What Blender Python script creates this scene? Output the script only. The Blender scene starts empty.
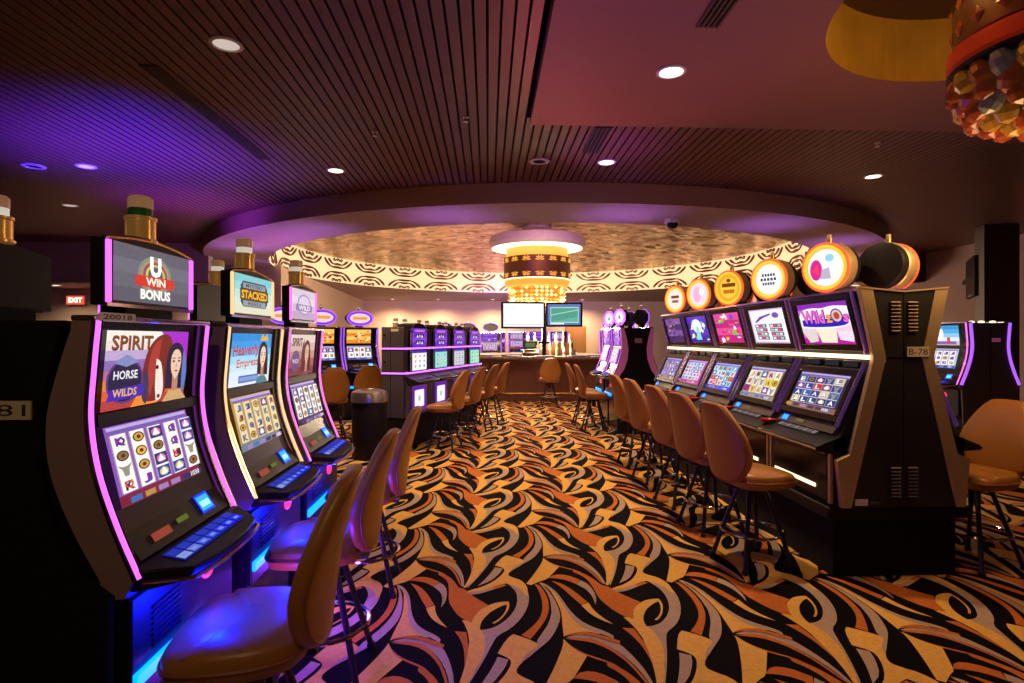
import bpy, math, random
from mathutils import Vector, Matrix
R = math.radians
sc = bpy.context.scene
C = sc.collection

# ------------------------------------------------------------------ camera, world, exposure
F_PX = 570.0
YAW = math.atan(24 / F_PX)
cam_d = bpy.data.cameras.new('camera'); cam = bpy.data.objects.new('camera', cam_d); C.objects.link(cam)
cam.location = (0, 0, 1.5); cam.rotation_euler = (R(90), 0, -YAW)
cam_d.sensor_width = 36; cam_d.lens = F_PX / 1024 * 36; cam_d.shift_y = -2.5 / 1024
cam_d.clip_start = 0.05; cam_d.clip_end = 100
sc.camera = cam
w = bpy.data.worlds.new('world'); sc.world = w; w.use_nodes = True
w.node_tree.nodes['Background'].inputs[0].default_value = (0.30, 0.18, 0.20, 1)
w.node_tree.nodes['Background'].inputs[1].default_value = 0.05
sc.view_settings.view_transform = 'Standard'; sc.view_settings.look = 'None'
sc.view_settings.gamma = 1; sc.view_settings.use_curve_mapping = False
sc.view_settings.exposure = 0.0

def lamp(name, kind, loc, energy, col, target=None, parent=None, **kw):
    d = bpy.data.lights.new(name, kind); d.energy = energy; d.color = col
    for k, v in kw.items(): setattr(d, k, v)
    o = bpy.data.objects.new(name, d); C.objects.link(o); o.location = loc
    if target is not None:
        o.rotation_euler = (Vector(target) - Vector(loc)).to_track_quat('-Z', 'Y').to_euler()
    if parent:
        o.parent = parent
    return o
WARM = (1.0, 0.68, 0.36)
# coloured spots added in mid-air to tint the ceiling and far wall, without fittings
lamp('blue_wash', 'SPOT', (-3.75, 6.2, 1.7), 1500, (0.07, 0.018, 1.0), (-3.85, 6.4, 3.5), spot_size=R(105), spot_blend=1.0, shadow_soft_size=0.1)
lamp('magenta_wash', 'SPOT', (0.7, 6.3, 1.9), 60, (1.0, 0.10, 0.16), (1.0, 4.2, 3.5), spot_size=R(75), spot_blend=1.0, shadow_soft_size=0.2)
lamp('violet_wash', 'SPOT', (-4.3, 8.4, 1.8), 420, (0.28, 0.04, 1.0), (-4.4, 8.6, 3.5), spot_size=R(85), spot_blend=1.0, shadow_soft_size=0.1)
for _a in (195, 215, 235, 255, 275, 295, 315, 335):
    _x, _y = 1.3 + 7.15 * math.cos(R(_a)), 15.1 + 7.15 * math.sin(R(_a))
    lamp('soffit_wash', 'SPOT', (_x, _y, 2.2), 46, (0.46, 0.2, 1.0), (_x, _y + .01, 3.25), spot_size=R(95), spot_blend=1.0, shadow_soft_size=0.15)  # free-hanging spots added to turn the ring soffit purple
lamp('purple_wash', 'SPOT', (1.2, 5.9, 2.3), 55, (0.6, 0.12, 1.0), (1.3, 6.0, 3.5), spot_size=R(70), spot_blend=1.0, shadow_soft_size=0.1)
lamp('purple_wash', 'SPOT', (-3.3, 10.2, 1.95), 120, (0.6, 0.18, 1.0), (-4.0, 10.6, 3.3), spot_size=R(150), spot_blend=1.0, shadow_soft_size=0.2)

lamp('purple_wash', 'SPOT', (0.6, 19.4, 2.1), 600, (0.62, 0.22, 1.0), (0.6, 25.5, 3.0), spot_size=R(120), spot_blend=1.0, shadow_soft_size=0.2)
# ------------------------------------------------------------------ materials
def srgb(h):
    h = h.lstrip('#'); o = []
    for i in (0, 2, 4):
        c = int(h[i:i + 2], 16) / 255
        o.append(c / 12.92 if c <= 0.04045 else ((c + 0.055) / 1.055) ** 2.4)
    return tuple(o)
M = {}
def pm(name, col, rough=0.5, metal=0.0, emit=None, es=0.0, var=0.12, scale=9.0, bump=0.0, bscale=60.0, spec=0.5, stretch=None, coat=0.0, aniso=0.0, trans=0.0):
    m = bpy.data.materials.new(name); m.use_nodes = True
    nt = m.node_tree; b = nt.nodes['Principled BSDF']
    tc = nt.nodes.new('ShaderNodeTexCoord'); mp = nt.nodes.new('ShaderNodeMapping')
    nt.links.new(tc.outputs['Object'], mp.inputs[0])
    if stretch: mp.inputs['Scale'].default_value = stretch
    n = nt.nodes.new('ShaderNodeTexNoise'); n.inputs['Scale'].default_value = scale; n.inputs['Detail'].default_value = 4
    nt.links.new(mp.outputs[0], n.inputs['Vector'])
    mx = nt.nodes.new('ShaderNodeMix'); mx.data_type = 'RGBA'
    mx.inputs['A'].default_value = tuple(c * (1 - var) for c in col) + (1,)
    mx.inputs['B'].default_value = tuple(min(1, c * (1 + var)) for c in col) + (1,)
    nt.links.new(n.outputs['Fac'], mx.inputs['Factor'])
    nt.links.new(mx.outputs['Result'], b.inputs['Base Color'])
    b.inputs['Roughness'].default_value = rough; b.inputs['Metallic'].default_value = metal
    b.inputs['Coat Weight'].default_value = coat; b.inputs['Specular IOR Level'].default_value = spec
    b.inputs['Transmission Weight'].default_value = trans
    if emit:
        b.inputs['Emission Color'].default_value = tuple(emit) + (1,); b.inputs['Emission Strength'].default_value = es
    if bump:
        n2 = nt.nodes.new('ShaderNodeTexNoise'); n2.inputs['Scale'].default_value = bscale; n2.inputs['Detail'].default_value = 3
        nt.links.new(mp.outputs[0], n2.inputs['Vector'])
        bp = nt.nodes.new('ShaderNodeBump'); bp.inputs['Strength'].default_value = bump; bp.inputs['Distance'].default_value = 0.01
        nt.links.new(n2.outputs['Fac'], bp.inputs['Height']); nt.links.new(bp.outputs[0], b.inputs['Normal'])
    M[name] = m
    return m
pm('carpet_black', (0.005, 0.004, 0.005), 0.95, spec=0.05, var=0.4, scale=300, bump=0.4, bscale=500)
pm('carpet_gold', (0.72, 0.39, 0.085), 0.95, spec=0.1, var=0.22, scale=40, bump=0.4, bscale=500)
pm('carpet_mauve', (0.42, 0.285, 0.21), 0.95, spec=0.1, var=0.2, scale=40, bump=0.4, bscale=500)
pm('carpet_orange', (0.50, 0.14, 0.025), 0.95, spec=0.1, var=0.25, scale=40, bump=0.4, bscale=500)
pm('slat', (0.125, 0.044, 0.038), 0.42, var=0.35, scale=6, stretch=(14, 0.5, 14), bump=0.1, bscale=20)
pm('roof_void', (0.01, 0.008, 0.008), 0.9)
pm('gypsum_red', (0.27, 0.115, 0.105), 0.6, var=0.05, scale=2)
pm('gypsum', (0.36, 0.25, 0.25), 0.7, var=0.05, scale=2)
pm('gypsum_brown', (0.42, 0.25, 0.18), 0.6, var=0.05, scale=2)
pm('wall_paint', (0.62, 0.48, 0.40), 0.75, var=0.06, scale=2)
pm('wall_mauve', (0.25, 0.16, 0.16), 0.8, var=0.06, scale=2)
pm('dark_wood', (0.05, 0.022, 0.015), 0.45, var=0.4, scale=5, stretch=(8, 8, 0.6))
pm('bar_wood', (0.17, 0.07, 0.04), 0.4, var=0.3, scale=5, stretch=(8, 8, 0.6))
pm('bar_stone', (0.30, 0.22, 0.16), 0.25, var=0.3, scale=20)
pm('black_gloss', (0.010, 0.009, 0.012), 0.2, spec=0.35)
pm('black_satin', (0.011, 0.009, 0.010), 0.45, var=0.2, spec=0.22)
pm('black_matte', (0.007, 0.006, 0.007), 0.7, spec=0.2)
pm('end_black', (0.020, 0.016, 0.014), 0.4, var=0.3, scale=3)
pm('grey_panel', (0.075, 0.06, 0.062), 0.35, var=0.1)
pm('mauve_side', (0.27, 0.17, 0.155), 0.35, var=0.08)
pm('chrome', (0.75, 0.7, 0.7), 0.12, 1.0, var=0.03)
pm('brushed', (0.72, 0.52, 0.28), 0.42, 0.7, var=0.15, scale=5, stretch=(2, 2, 60), bump=0.05)
pm('louver', (0.17, 0.11, 0.05), 0.5, 0.4)
pm('chrome_violet_sheen', (0.72, 0.62, 0.80), 0.15, 1.0, emit=(0.5, 0.18, 1.0), es=0.06)  # faint violet emission imitates purple light caught on the chrome
pm('gold', (0.85, 0.55, 0.20), 0.22, 1.0, var=0.1)
pm('steel', (0.62, 0.56, 0.50), 0.3, 0.92, var=0.08, scale=4, stretch=(1, 1, 30))
pm('leather', (0.40, 0.165, 0.03), 0.34, var=0.16, scale=5, bump=0.12, bscale=180)
pm('leather_dark', (0.30, 0.10, 0.025), 0.42, var=0.16, scale=5, bump=0.12, bscale=180)
pm('leg_black', (0.014, 0.012, 0.012), 0.35)
pm('rubber', (0.01, 0.01, 0.01), 0.8)
pm('white_plastic', (0.7, 0.66, 0.62), 0.4)
pm('plate_cream', (0.62, 0.52, 0.34), 0.5, emit=(0.62, 0.46, 0.25), es=0.0)
pm('ink', (0.02, 0.016, 0.014), 0.6)
pm('red_dish', (0.5, 0.01, 0.02), 0.3)
pm('ornament', (0.15, 0.055, 0.025), 0.4, 0.5, var=0.2)
pm('wood_door', (0.30, 0.14, 0.05), 0.5, var=0.25, scale=5, stretch=(8, 8, 0.6))
pm('glass_green', (0.05, 0.22, 0.07), 0.08, coat=0.5)
pm('glass_amber', (0.35, 0.12, 0.02), 0.08, coat=0.5)
pm('glass_clear', (0.5, 0.48, 0.45), 0.08, coat=0.5)
pm('crystal_amber', (0.24, 0.04, 0.01), 0.12, coat=0.6, emit=(0.9, 0.22, 0.03), es=0.02)
pm('crystal_yellow', (0.32, 0.17, 0.02), 0.12, coat=0.6, emit=(1.0, 0.5, 0.05), es=0.02)
pm('crystal_pale', (0.2, 0.2, 0.15), 0.12, coat=0.6, emit=(0.7, 0.7, 0.5), es=0.01)
pm('band_red', (0.35, 0.02, 0.01), 0.3, 0.3, emit=(1, 0.06, 0.01), es=0.10)
def em(name, col, s): return pm(name, tuple(c * 0.5 for c in col), 0.5, emit=col, es=s, var=0.02)
em('cove_glow', (1.0, 0.74, 0.42), 0.85)
em('neon_purple', (0.72, 0.13, 1.0), 1.6)
em('neon_pink', (1.0, 0.16, 0.75), 1.4)
em('neon_gold', (1.0, 0.58, 0.25), 1.3)
em('neon_violet', (0.40, 0.10, 1.0), 1.3)
em('neon_orange', (1.0, 0.31, 0.02), 2.0); em('neon_red', (1.0, 0.09, 0.02), 1.6)
em('rail_warm', (1.0, 0.74, 0.42), 2.6)
em('rail_purple', (0.72, 0.20, 1.0), 1.5)
em('bar_cyan', (0.0, 0.14, 1.0), 4.5)
em('strip_white', (1.0, 0.78, 0.55), 1.6)
em('logo_red', (1.0, 0.03, 0.08), 2.0)
em('lens', (1.0, 0.88, 0.75), 5.0)
em('lens_dim', (1.0, 0.85, 0.75), 0.55)
em('exit_red', (1.0, 0.05, 0.02), 3.0)
em('chandelier_white', (1.0, 0.86, 0.55), 2.6)
em('chandelier_gold', (1.0, 0.45, 0.06), 0.9)
em('chandelier_pale', (1.0, 0.76, 0.32), 1.5)
pm('candle_gold', (0.75, 0.42, 0.12), 0.22, 0.85, emit=(1.0, 0.45, 0.10), es=0.10, var=0.5, scale=40, stretch=(1, 1, .05))
pm('candle_white', (0.8, 0.8, 0.75), 0.25, emit=(0.9, 0.9, 0.8), es=0.5)
pm('candle_green', (0.02, 0.16, 0.04), 0.2)
pm('candle_clear', (0.5, 0.27, 0.14), 0.15, 0.3, emit=(1.0, 0.5, 0.25), es=0.14)
# gold recess lining
pm('recess_gold', (0.75, 0.42, 0.07), 0.45, 0.5, var=0.25, scale=3)

# mirror-gold mosaic of the dome
def mosaic():
    m = bpy.data.materials.new('mosaic'); m.use_nodes = True; nt = m.node_tree; b = nt.nodes['Principled BSDF']
    tc = nt.nodes.new('ShaderNodeTexCoord')
    v = nt.nodes.new('ShaderNodeTexVoronoi'); v.inputs['Scale'].default_value = 5.0; v.inputs['Randomness'].default_value = 0.8
    nt.links.new(tc.outputs['Object'], v.inputs['Vector'])
    r = nt.nodes.new('ShaderNodeValToRGB')
    r.color_ramp.elements[0].color = (0.36, 0.18, 0.09, 1); r.color_ramp.elements[1].color = (0.84, 0.52, 0.30, 1)
    sp = nt.nodes.new('ShaderNodeSeparateColor'); nt.links.new(v.outputs['Color'], sp.inputs[0])
    nt.links.new(sp.outputs[0], r.inputs[0]); nt.links.new(r.outputs[0], b.inputs['Base Color'])
    b.inputs['Metallic'].default_value = 0.9; b.inputs['Roughness'].default_value = 0.3
    sub = nt.nodes.new('ShaderNodeVectorMath'); sub.operation = 'SUBTRACT'; sub.inputs[1].default_value = (0.5, 0.5, 0.5)
    nt.links.new(v.outputs['Color'], sub.inputs[0])
    scl = nt.nodes.new('ShaderNodeVectorMath'); scl.operation = 'SCALE'; scl.inputs['Scale'].default_value = 0.16
    nt.links.new(sub.outputs[0], scl.inputs[0])
    g = nt.nodes.new('ShaderNodeNewGeometry'); ad = nt.nodes.new('ShaderNodeVectorMath'); ad.operation = 'ADD'
    nt.links.new(g.outputs['Normal'], ad.inputs[0]); nt.links.new(scl.outputs[0], ad.inputs[1])
    no = nt.nodes.new('ShaderNodeVectorMath'); no.operation = 'NORMALIZE'; nt.links.new(ad.outputs[0], no.inputs[0])
    nt.links.new(no.outputs[0], b.inputs['Normal'])
    M['mosaic'] = m
mosaic()
# screens: colour comes from the drawn shapes (a corner colour attribute), the panel itself gives the light
def art_mat(name, s):
    m = bpy.data.materials.new(name); m.use_nodes = True; nt = m.node_tree; b = nt.nodes['Principled BSDF']
    a = nt.nodes.new('ShaderNodeAttribute'); a.attribute_name = 'Col'
    n = nt.nodes.new('ShaderNodeTexNoise'); n.inputs['Scale'].default_value = 30
    mp = nt.nodes.new('ShaderNodeMapRange'); mp.inputs['To Min'].default_value = 0.8; mp.inputs['To Max'].default_value = 1.2
    nt.links.new(n.outputs['Fac'], mp.inputs['Value'])
    mu = nt.nodes.new('ShaderNodeVectorMath'); mu.operation = 'SCALE'
    nt.links.new(a.outputs['Color'], mu.inputs[0]); nt.links.new(mp.outputs[0], mu.inputs['Scale'])
    nt.links.new(mu.outputs[0], b.inputs['Emission Color']); b.inputs['Emission Strength'].default_value = s
    b.inputs['Base Color'].default_value = (0.02, 0.02, 0.02, 1); b.inputs['Roughness'].default_value = 0.5; b.inputs['Specular IOR Level'].default_value = 0.08
    M[name] = m
art_mat('screen', 1.15); art_mat('screen_dim', 0.55); art_mat('screen_bright', 2.2)

# ------------------------------------------------------------------ mesh helpers
def smooth_poly(pts, corner=55, n=1):
    for _ in range(n):
        out = []; N = len(pts)
        for i in range(N):
            p0, p1, p2 = Vector(pts[i - 1]), Vector(pts[i]), Vector(pts[(i + 1) % N])
            a, b = p1 - p0, p2 - p1
            if a.length < 1e-6 or b.length < 1e-6 or math.degrees(a.angle(b)) > corner:
                out.append(tuple(p1))
            else:
                out.append(tuple(p1 * .75 + p0 * .25)); out.append(tuple(p1 * .75 + p2 * .25))
        pts = out
    return pts
def curve(pts, n=5):
    P = [Vector(p) for p in pts]; P = [2 * P[0] - P[1]] + P + [2 * P[-1] - P[-2]]; o = []
    for i in range(1, len(P) - 2):
        for k in range(n):
            t = k / n
            o.append(0.5 * (2 * P[i] + (P[i + 1] - P[i - 1]) * t + (2 * P[i - 1] - 5 * P[i] + 4 * P[i + 1] - P[i + 2]) * t * t + (3 * P[i] - P[i - 1] - 3 * P[i + 1] + P[i + 2]) * t ** 3))
    o.append(P[-2]); return [tuple(p) for p in o]
class MB:
    def __init__(s): s.v = []; s.f = []; s.m = []; s.c = []
    def face(s, pts, mat=0, col=None):
        k = len(s.v); s.v += [tuple(p) for p in pts]; s.f.append(tuple(range(k, k + len(pts)))); s.m.append(mat); s.c.append(col)
    def raw(s, vs, fs, mat=0):
        k = len(s.v); s.v += [tuple(p) for p in vs]
        for f in fs: s.f.append(tuple(i + k for i in f)); s.m.append(mat); s.c.append(None)
    def box(s, x0, x1, y0, y1, z0, z1, mat=0):
        v = [(x, y, z) for z in (z0, z1) for y in (y0, y1) for x in (x0, x1)]
        s.raw(v, [(0, 2, 3, 1), (4, 5, 7, 6), (0, 1, 5, 4), (2, 6, 7, 3), (0, 4, 6, 2), (1, 3, 7, 5)], mat); return s
    def prism(s, poly, a, b, axis='x', mat=0):
        f = {'x': lambda p, t: (t, p[0], p[1]), 'y': lambda p, t: (p[0], t, p[1]), 'z': lambda p, t: (p[0], p[1], t)}[axis]
        n = len(poly); v = [f(p, a) for p in poly] + [f(p, b) for p in poly]
        s.raw(v, [tuple(range(n))[::-1], tuple(range(n, 2 * n))] + [(i, (i + 1) % n, n + (i + 1) % n, n + i) for i in range(n)], mat); return s
    def lathe(s, prof, n=24, o=(0, 0, 0), mat=0, ax=None):
        k0 = len(s.v); o = Vector(o)
        q = Vector((0, 0, 1)).rotation_difference(Vector(ax)) if ax else None
        v = []
        for r, z in prof:
            for i in range(n):
                a = 2 * math.pi * i / n; p = Vector((r * math.cos(a), r * math.sin(a), z))
                if q: p = q @ p
                v.append(p + o)
        fs = []
        for j in range(len(prof) - 1):
            for i in range(n):
                fs.append((j * n + i, j * n + (i + 1) % n, (j + 1) * n + (i + 1) % n, (j + 1) * n + i))
        if prof[0][0] > 1e-6: fs.append(tuple(range(n))[::-1])
        if prof[-1][0] > 1e-6: fs.append(tuple((len(prof) - 1) * n + i for i in range(n)))
        s.raw(v, fs, mat); return s
    def tube(s, path, r, n=8, closed=False, mat=0, flat=None):
        P = [Vector(p) for p in path]; N = len(P); v = []; up = Vector((0, 0, 1)); prev = None
        for i in range(N):
            if closed: t = P[(i + 1) % N] - P[i - 1]
            else: t = P[min(i + 1, N - 1)] - P[max(i - 1, 0)]
            t.normalize()
            if prev is None:
                a = up if abs(t.z) < .9 else Vector((1, 0, 0)); u = t.cross(a).normalized()
            else: u = (prev - t * prev.dot(t)).normalized()
            prev = u; b = t.cross(u)
            rr = r[i] if isinstance(r, (list, tuple)) else r
            for k in range(n):
                a = 2 * math.pi * k / n; v.append(P[i] + u * math.cos(a) * rr + b * math.sin(a) * rr)
        fs = []
        for i in range(N if closed else N - 1):
            j = (i + 1) % N
            for k in range(n): fs.append((i * n + k, i * n + (k + 1) % n, j * n + (k + 1) % n, j * n + k))
        if not closed: fs += [tuple(range(n))[::-1], tuple((N - 1) * n + k for k in range(n))]
        s.raw(v, fs, mat); return s
    def mesh(s, name, mats, smooth=35):
        me = bpy.data.meshes.new(name); me.from_pydata(s.v, [], s.f)
        for m in (mats if isinstance(mats, (list, tuple)) else [mats]): me.materials.append(M[m])
        me.polygons.foreach_set('material_index', s.m)
        if any(c is not None for c in s.c):
            at = me.color_attributes.new('Col', 'FLOAT_COLOR', 'CORNER'); d = []
            for f, c in zip(s.f, s.c):
                c = c or (0, 0, 0); d += [c[0], c[1], c[2], 1.0] * len(f)
            at.data.foreach_set('color', d)
        if smooth:
            me.polygons.foreach_set('use_smooth', [True] * len(s.f)); me.set_sharp_from_angle(angle=R(smooth))
        me.update(); return me
    def build(s, name, mats, parent=None, loc=None, smooth=35, bevel=0):
        o = bpy.data.objects.new(name, s.mesh(name, mats, smooth)); C.objects.link(o)
        if parent: o.parent = parent
        if loc: o.location = loc
        if bevel:
            b = o.modifiers.new('bevel', 'BEVEL'); b.width = bevel; b.segments = 2; b.limit_method = 'ANGLE'; b.angle_limit = R(40)
        return o
def tag(o, label, cat, group=None):
    o['label'] = label; o['category'] = cat
    if group: o['group'] = group
    return o
def struct(o, label=None):
    o['kind'] = 'structure'
    if label: o['label'] = label
    return o
def thing(name, label, cat, loc=(0, 0, 0), rz=0, group=None, scale=1):
    o = bpy.data.objects.new(name, None); C.objects.link(o); o.empty_display_size = 0.1
    o.location = loc; o.rotation_euler = (0, 0, rz); o.scale = (scale,) * 3
    return tag(o, label, cat, group)
def kids(o): return [c for c in bpy.data.objects if c.parent == o]
def dup(root, loc, rz, label, group=None):
    def cp(o, par):
        c = o.copy(); C.objects.link(c); c.parent = par
        for k in kids(o): cp(k, c)
        return c
    r = cp(root, None); r.location = loc; r.rotation_euler = (0, 0, rz); r['label'] = label
    if group: r['group'] = group
    return r

# ------------------------------------------------------------------ flat print: shapes and lettering drawn on a panel
_txt = {}
def text2d(s, bold=0.0):
    if (s, bold) in _txt: return _txt[(s, bold)]
    cu = bpy.data.curves.new('lettering', 'FONT'); cu.body = s; cu.size = 1; cu.resolution_u = 2; cu.offset = bold; cu.fill_mode = 'FRONT'
    o = bpy.data.objects.new('lettering', cu); C.objects.link(o)
    bpy.context.view_layer.update()
    me = o.evaluated_get(bpy.context.evaluated_depsgraph_get()).to_mesh()
    vs = [(v.co.x, v.co.y) for v in me.vertices]; fs = [tuple(p.vertices) for p in me.polygons]
    o.evaluated_get(bpy.context.evaluated_depsgraph_get()).to_mesh_clear()
    bpy.data.objects.remove(o); bpy.data.curves.remove(cu)
    x0 = min(v[0] for v in vs); x1 = max(v[0] for v in vs); y0 = min(v[1] for v in vs); y1 = max(v[1] for v in vs)
    r = ([((x - x0) / (x1 - x0) - .5, (y - y0) / (y1 - y0) - .5) for x, y in vs], fs, (x1 - x0) / (y1 - y0))
    _txt[(s, bold)] = r; return r
class Art(MB):
    """s runs 0..1 to the right, t runs 0..1 upwards on a panel at o with edges ex, ey."""
    def __init__(s, o, ex, ey):
        super().__init__(); s.o = Vector(o); s.ex = Vector(ex); s.ey = Vector(ey); s.n = s.ex.cross(s.ey).normalized(); s.k = 0; s.asp = s.ex.length / s.ey.length
    def P(s, a, b): return s.o + s.ex * a + s.ey * b + s.n * (0.0003 * s.k)
    def poly(s, pts, col):
        s.k += 1; s.face([s.P(*p) for p in pts], 0, srgb(col) if isinstance(col, str) else col)
    def rect(s, a0, a1, b0, b1, col): s.poly([(a0, b0), (a1, b0), (a1, b1), (a0, b1)], col)
    def grad(s, a0, a1, b0, b1, cols):
        n = len(cols)
        for i, c in enumerate(cols): s.rect(a0, a1, b0 + (b1 - b0) * i / n, b0 + (b1 - b0) * (i + 1) / n, c)
    def ell(s, a, b, ra, rb, col, n=20, a0=0, a1=360):
        s.poly([(a + ra * math.cos(R(a0 + (a1 - a0) * i / n)), b + rb * math.sin(R(a0 + (a1 - a0) * i / n))) for i in range(n)], col)
    def blob(s, pts, col): s.poly(smooth_poly(pts, 80, 2), col)
    def text(s, t, a, b, h, col, wmax=None, bold=0.0, slant=0.0, rot=0.0):
        vs, fs, asp = text2d(t, bold); wd = h * asp / s.asp
        if wmax: wd = wmax
        s.k += 1; col = srgb(col) if isinstance(col, str) else col; base = len(s.v)
        for x, y in vs: s.v.append(tuple(s.P(a + x * wd + slant * y * h, b + y * h + rot * x * wd)))
        for f in fs: s.f.append(tuple(base + i for i in f)); s.m.append(0); s.c.append(col)
    def done(s, name, mat, parent): return s.build(name, mat, parent, smooth=0)

def art_woman(A, x, y, k, hair, skin='#e3b79a', dress='#3f7a6a'):
    A.blob([(x - .20 * k, y - .55 * k), (x - .22 * k, y), (x - .16 * k, y + .42 * k), (x, y + .55 * k), (x + .16 * k, y + .42 * k), (x + .24 * k, y), (x + .26 * k, y - .6 * k)], hair)
    A.poly([(x - .25 * k, y - .85 * k), (x - .12 * k, y - .6 * k), (x + .14 * k, y - .6 * k), (x + .3 * k, y - .85 * k)], dress)
    A.rect(x - .06 * k, x + .07 * k, y - .62 * k, y - .25 * k, '#b98063')
    A.blob([(x - .11 * k, y - .15 * k), (x - .12 * k, y + .18 * k), (x - .05 * k, y + .36 * k), (x + .06 * k, y + .36 * k), (x + .13 * k, y + .18 * k), (x + .10 * k, y - .18 * k), (x, y - .36 * k)], skin)
    for d in (-.055, .065):
        A.ell(x + d * k, y + .08 * k, .030 * k, .022 * k, '#2a1714', 10); A.rect(x + (d - .035) * k, x + (d + .035) * k, y + .14 * k, y + .16 * k, '#2a1714')
    A.poly([(x, y + .05 * k), (x + .025 * k, y - .06 * k), (x - .015 * k, y - .06 * k)], '#c08a70')
    A.ell(x + .005 * k, y - .15 * k, .04 * k, .022 * k, '#b03a3a', 10)
def art_horse(A):
    A.grad(0, 1, 0, 1, ['#b3403a', '#d8602a', '#e0803a', '#b06a8a', '#8d6ab0', '#b9a0c8', '#e6d5cf', '#efe6dc'])
    A.poly([(.62, 1), (1, 1), (1, .35), (.8, .6)], '#a32ac0'); A.poly([(.3, .0), (.62, 0), (.45, .32)], '#f08a30')
    A.blob([(.42, .05), (.40, .45), (.46, .78), (.60, .97), (.76, .95), (.80, .6), (.72, .1), (.58, .02)], '#7a2a22')
    A.blob([(.46, .3), (.5, .8), (.62, .9), (.60, .55), (.52, .1)], '#a83a2c')
    A.blob([(.57, .62), (.64, .58), (.69, .2), (.66, .04), (.60, .02), (.57, .25)], '#e8ddd0')
    A.ell(.585, .50, .02, .03, '#2a1412', 10); A.ell(.625, .09, .02, .03, '#5a3a38', 10)
    A.blob([(.40, .1), (.44, .55), (.5, .3), (.47, 0)], '#3a3858')
    art_woman(A, .83, .52, .62, '#241f38', '#e6bfa4', '#c9a268')
    A.blob([(.92, .75), (.99, .5), (.97, .15), (.92, .1), (.91, .45)], '#5f74b8')
    A.text('SPIRIT', .265, .845, .19, '#43180f', .46, .03); A.text('SPIRIT', .26, .855, .18, '#8a4a24', .45, .01)
    A.ell(.2, .36, .20, .29, '#5a3a7a'); A.ell(.2, .36, .18, .26, '#2c2440'); A.poly([(.06, .60), (.2, .70), (.34, .60), (.2, .54)], '#7d86b8')
    A.text('HORSE', .2, .44, .11, '#e9e4ee', .26, .02); A.poly([(.01, .26), (.39, .30), (.42, .22), (.39, .14), (.01, .12), (.03, .2)], '#4b2aa8')
    A.text('WILDS', .2, .215, .10, '#e9b84a', .26, .02)
def art_reels(A, seed, cols=5, rows=4, bg='#efece6', frame='#8a4fb0', foot='#7a2030', pal=('#b0287a', '#c02830', '#d08a20', '#7a2aa0', '#c8501e'), glyphs='AKQJ9', pics=True, dark=None):
    rnd = random.Random(seed)
    A.rect(0, 1, 0, 1, frame); A.rect(0, 1, 0, .14, foot); A.grad(.02, .98, .90, .985, ['#6d5aa8', '#b7a4d8'])
    cw = .95 / cols
    for c in range(cols):
        a0 = .025 + c * cw
        A.rect(a0 + .006, a0 + cw - .006, .155, .885, '#9a92a0'); A.rect(a0 + .018, a0 + cw - .018, .155, .885, bg)
        rh = .73 / rows
        for r in range(rows):
            cy = .155 + rh * (r + .5); cx = a0 + cw / 2; x = rnd.random(); col = rnd.choice(pal)
            if dark: A.rect(a0 + .012, a0 + cw - .012, cy - rh * .45, cy + rh * .45, rnd.choice(dark))
            if x < .55 or not pics:
                A.text(rnd.choice(glyphs), cx + .006, cy - .008, rh * .62, '#3a1830', cw * .52, .04); A.text(rnd.choice(glyphs) if 0 else rnd.choice(glyphs), cx, cy, rh * .60, col, cw * .5, .03)
            elif x < .75:
                A.ell(cx, cy, cw * .34, rh * .36, '#3a2a20', 16); A.ell(cx, cy, cw * .27, rh * .28, rnd.choice(['#c89a3a', '#e0b040', '#8a6a3a']), 16); A.ell(cx, cy, cw * .12, rh * .14, '#5a2a18', 12)
            elif x < .88:
                A.rect(a0 + .018, a0 + cw - .018, cy - rh * .42, cy + rh * .42, rnd.choice(['#2a3f9a', '#28306a'])); A.ell(cx, cy, cw * .3, rh * .3, rnd.choice(['#6aa6e0', '#d8c04a', '#e06a9a']), 12); A.poly([(cx - cw * .25, cy - rh * .2), (cx, cy + rh * .35), (cx + cw * .25, cy - rh * .2)], '#f0f0f8')
            else:
                A.poly([(cx - cw * .4, cy + rh * .4), (cx - cw * .2, cy + rh * .1), (cx - cw * .12, cy - rh * .4), (cx + cw * .12, cy - rh * .4), (cx + cw * .2, cy + rh * .1), (cx + cw * .4, cy + rh * .4), (cx + cw * .1, cy + rh * .25), (cx - cw * .1, cy + rh * .25)], '#8f8a78')
    for i in range(6): A.rect(.04 + i * .155, .04 + i * .155 + .12, .03, .10, rnd.choice(['#2a2a60', '#3a6ab0', '#9a7ab0', '#502040', '#b08a40']))
    A.text('1030', .84, .065, .07, '#f0e8f0', .12, .02)
def art_splash(A, seed, pal, n=26):
    rnd = random.Random(seed); A.grad(0, 1, 0, 1, [pal[0], pal[1], pal[0], pal[1]])
    for i in range(n):
        a, b, r = rnd.uniform(.1, .9), rnd.uniform(.08, .92), rnd.uniform(.03, .10); c = rnd.choice(pal)
        if i % 3 == 0: A.ell(a, b, r * .8, r, c, 12)
        elif i % 3 == 1: A.poly([(a - r, b - r), (a + r * .2, b + r * 1.3), (a + r, b - r * .6)], c)
        else: A.rect(max(0, a - r), min(1, a + r), max(0, b - r * .4), min(1, b + r * .4), c)
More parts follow.
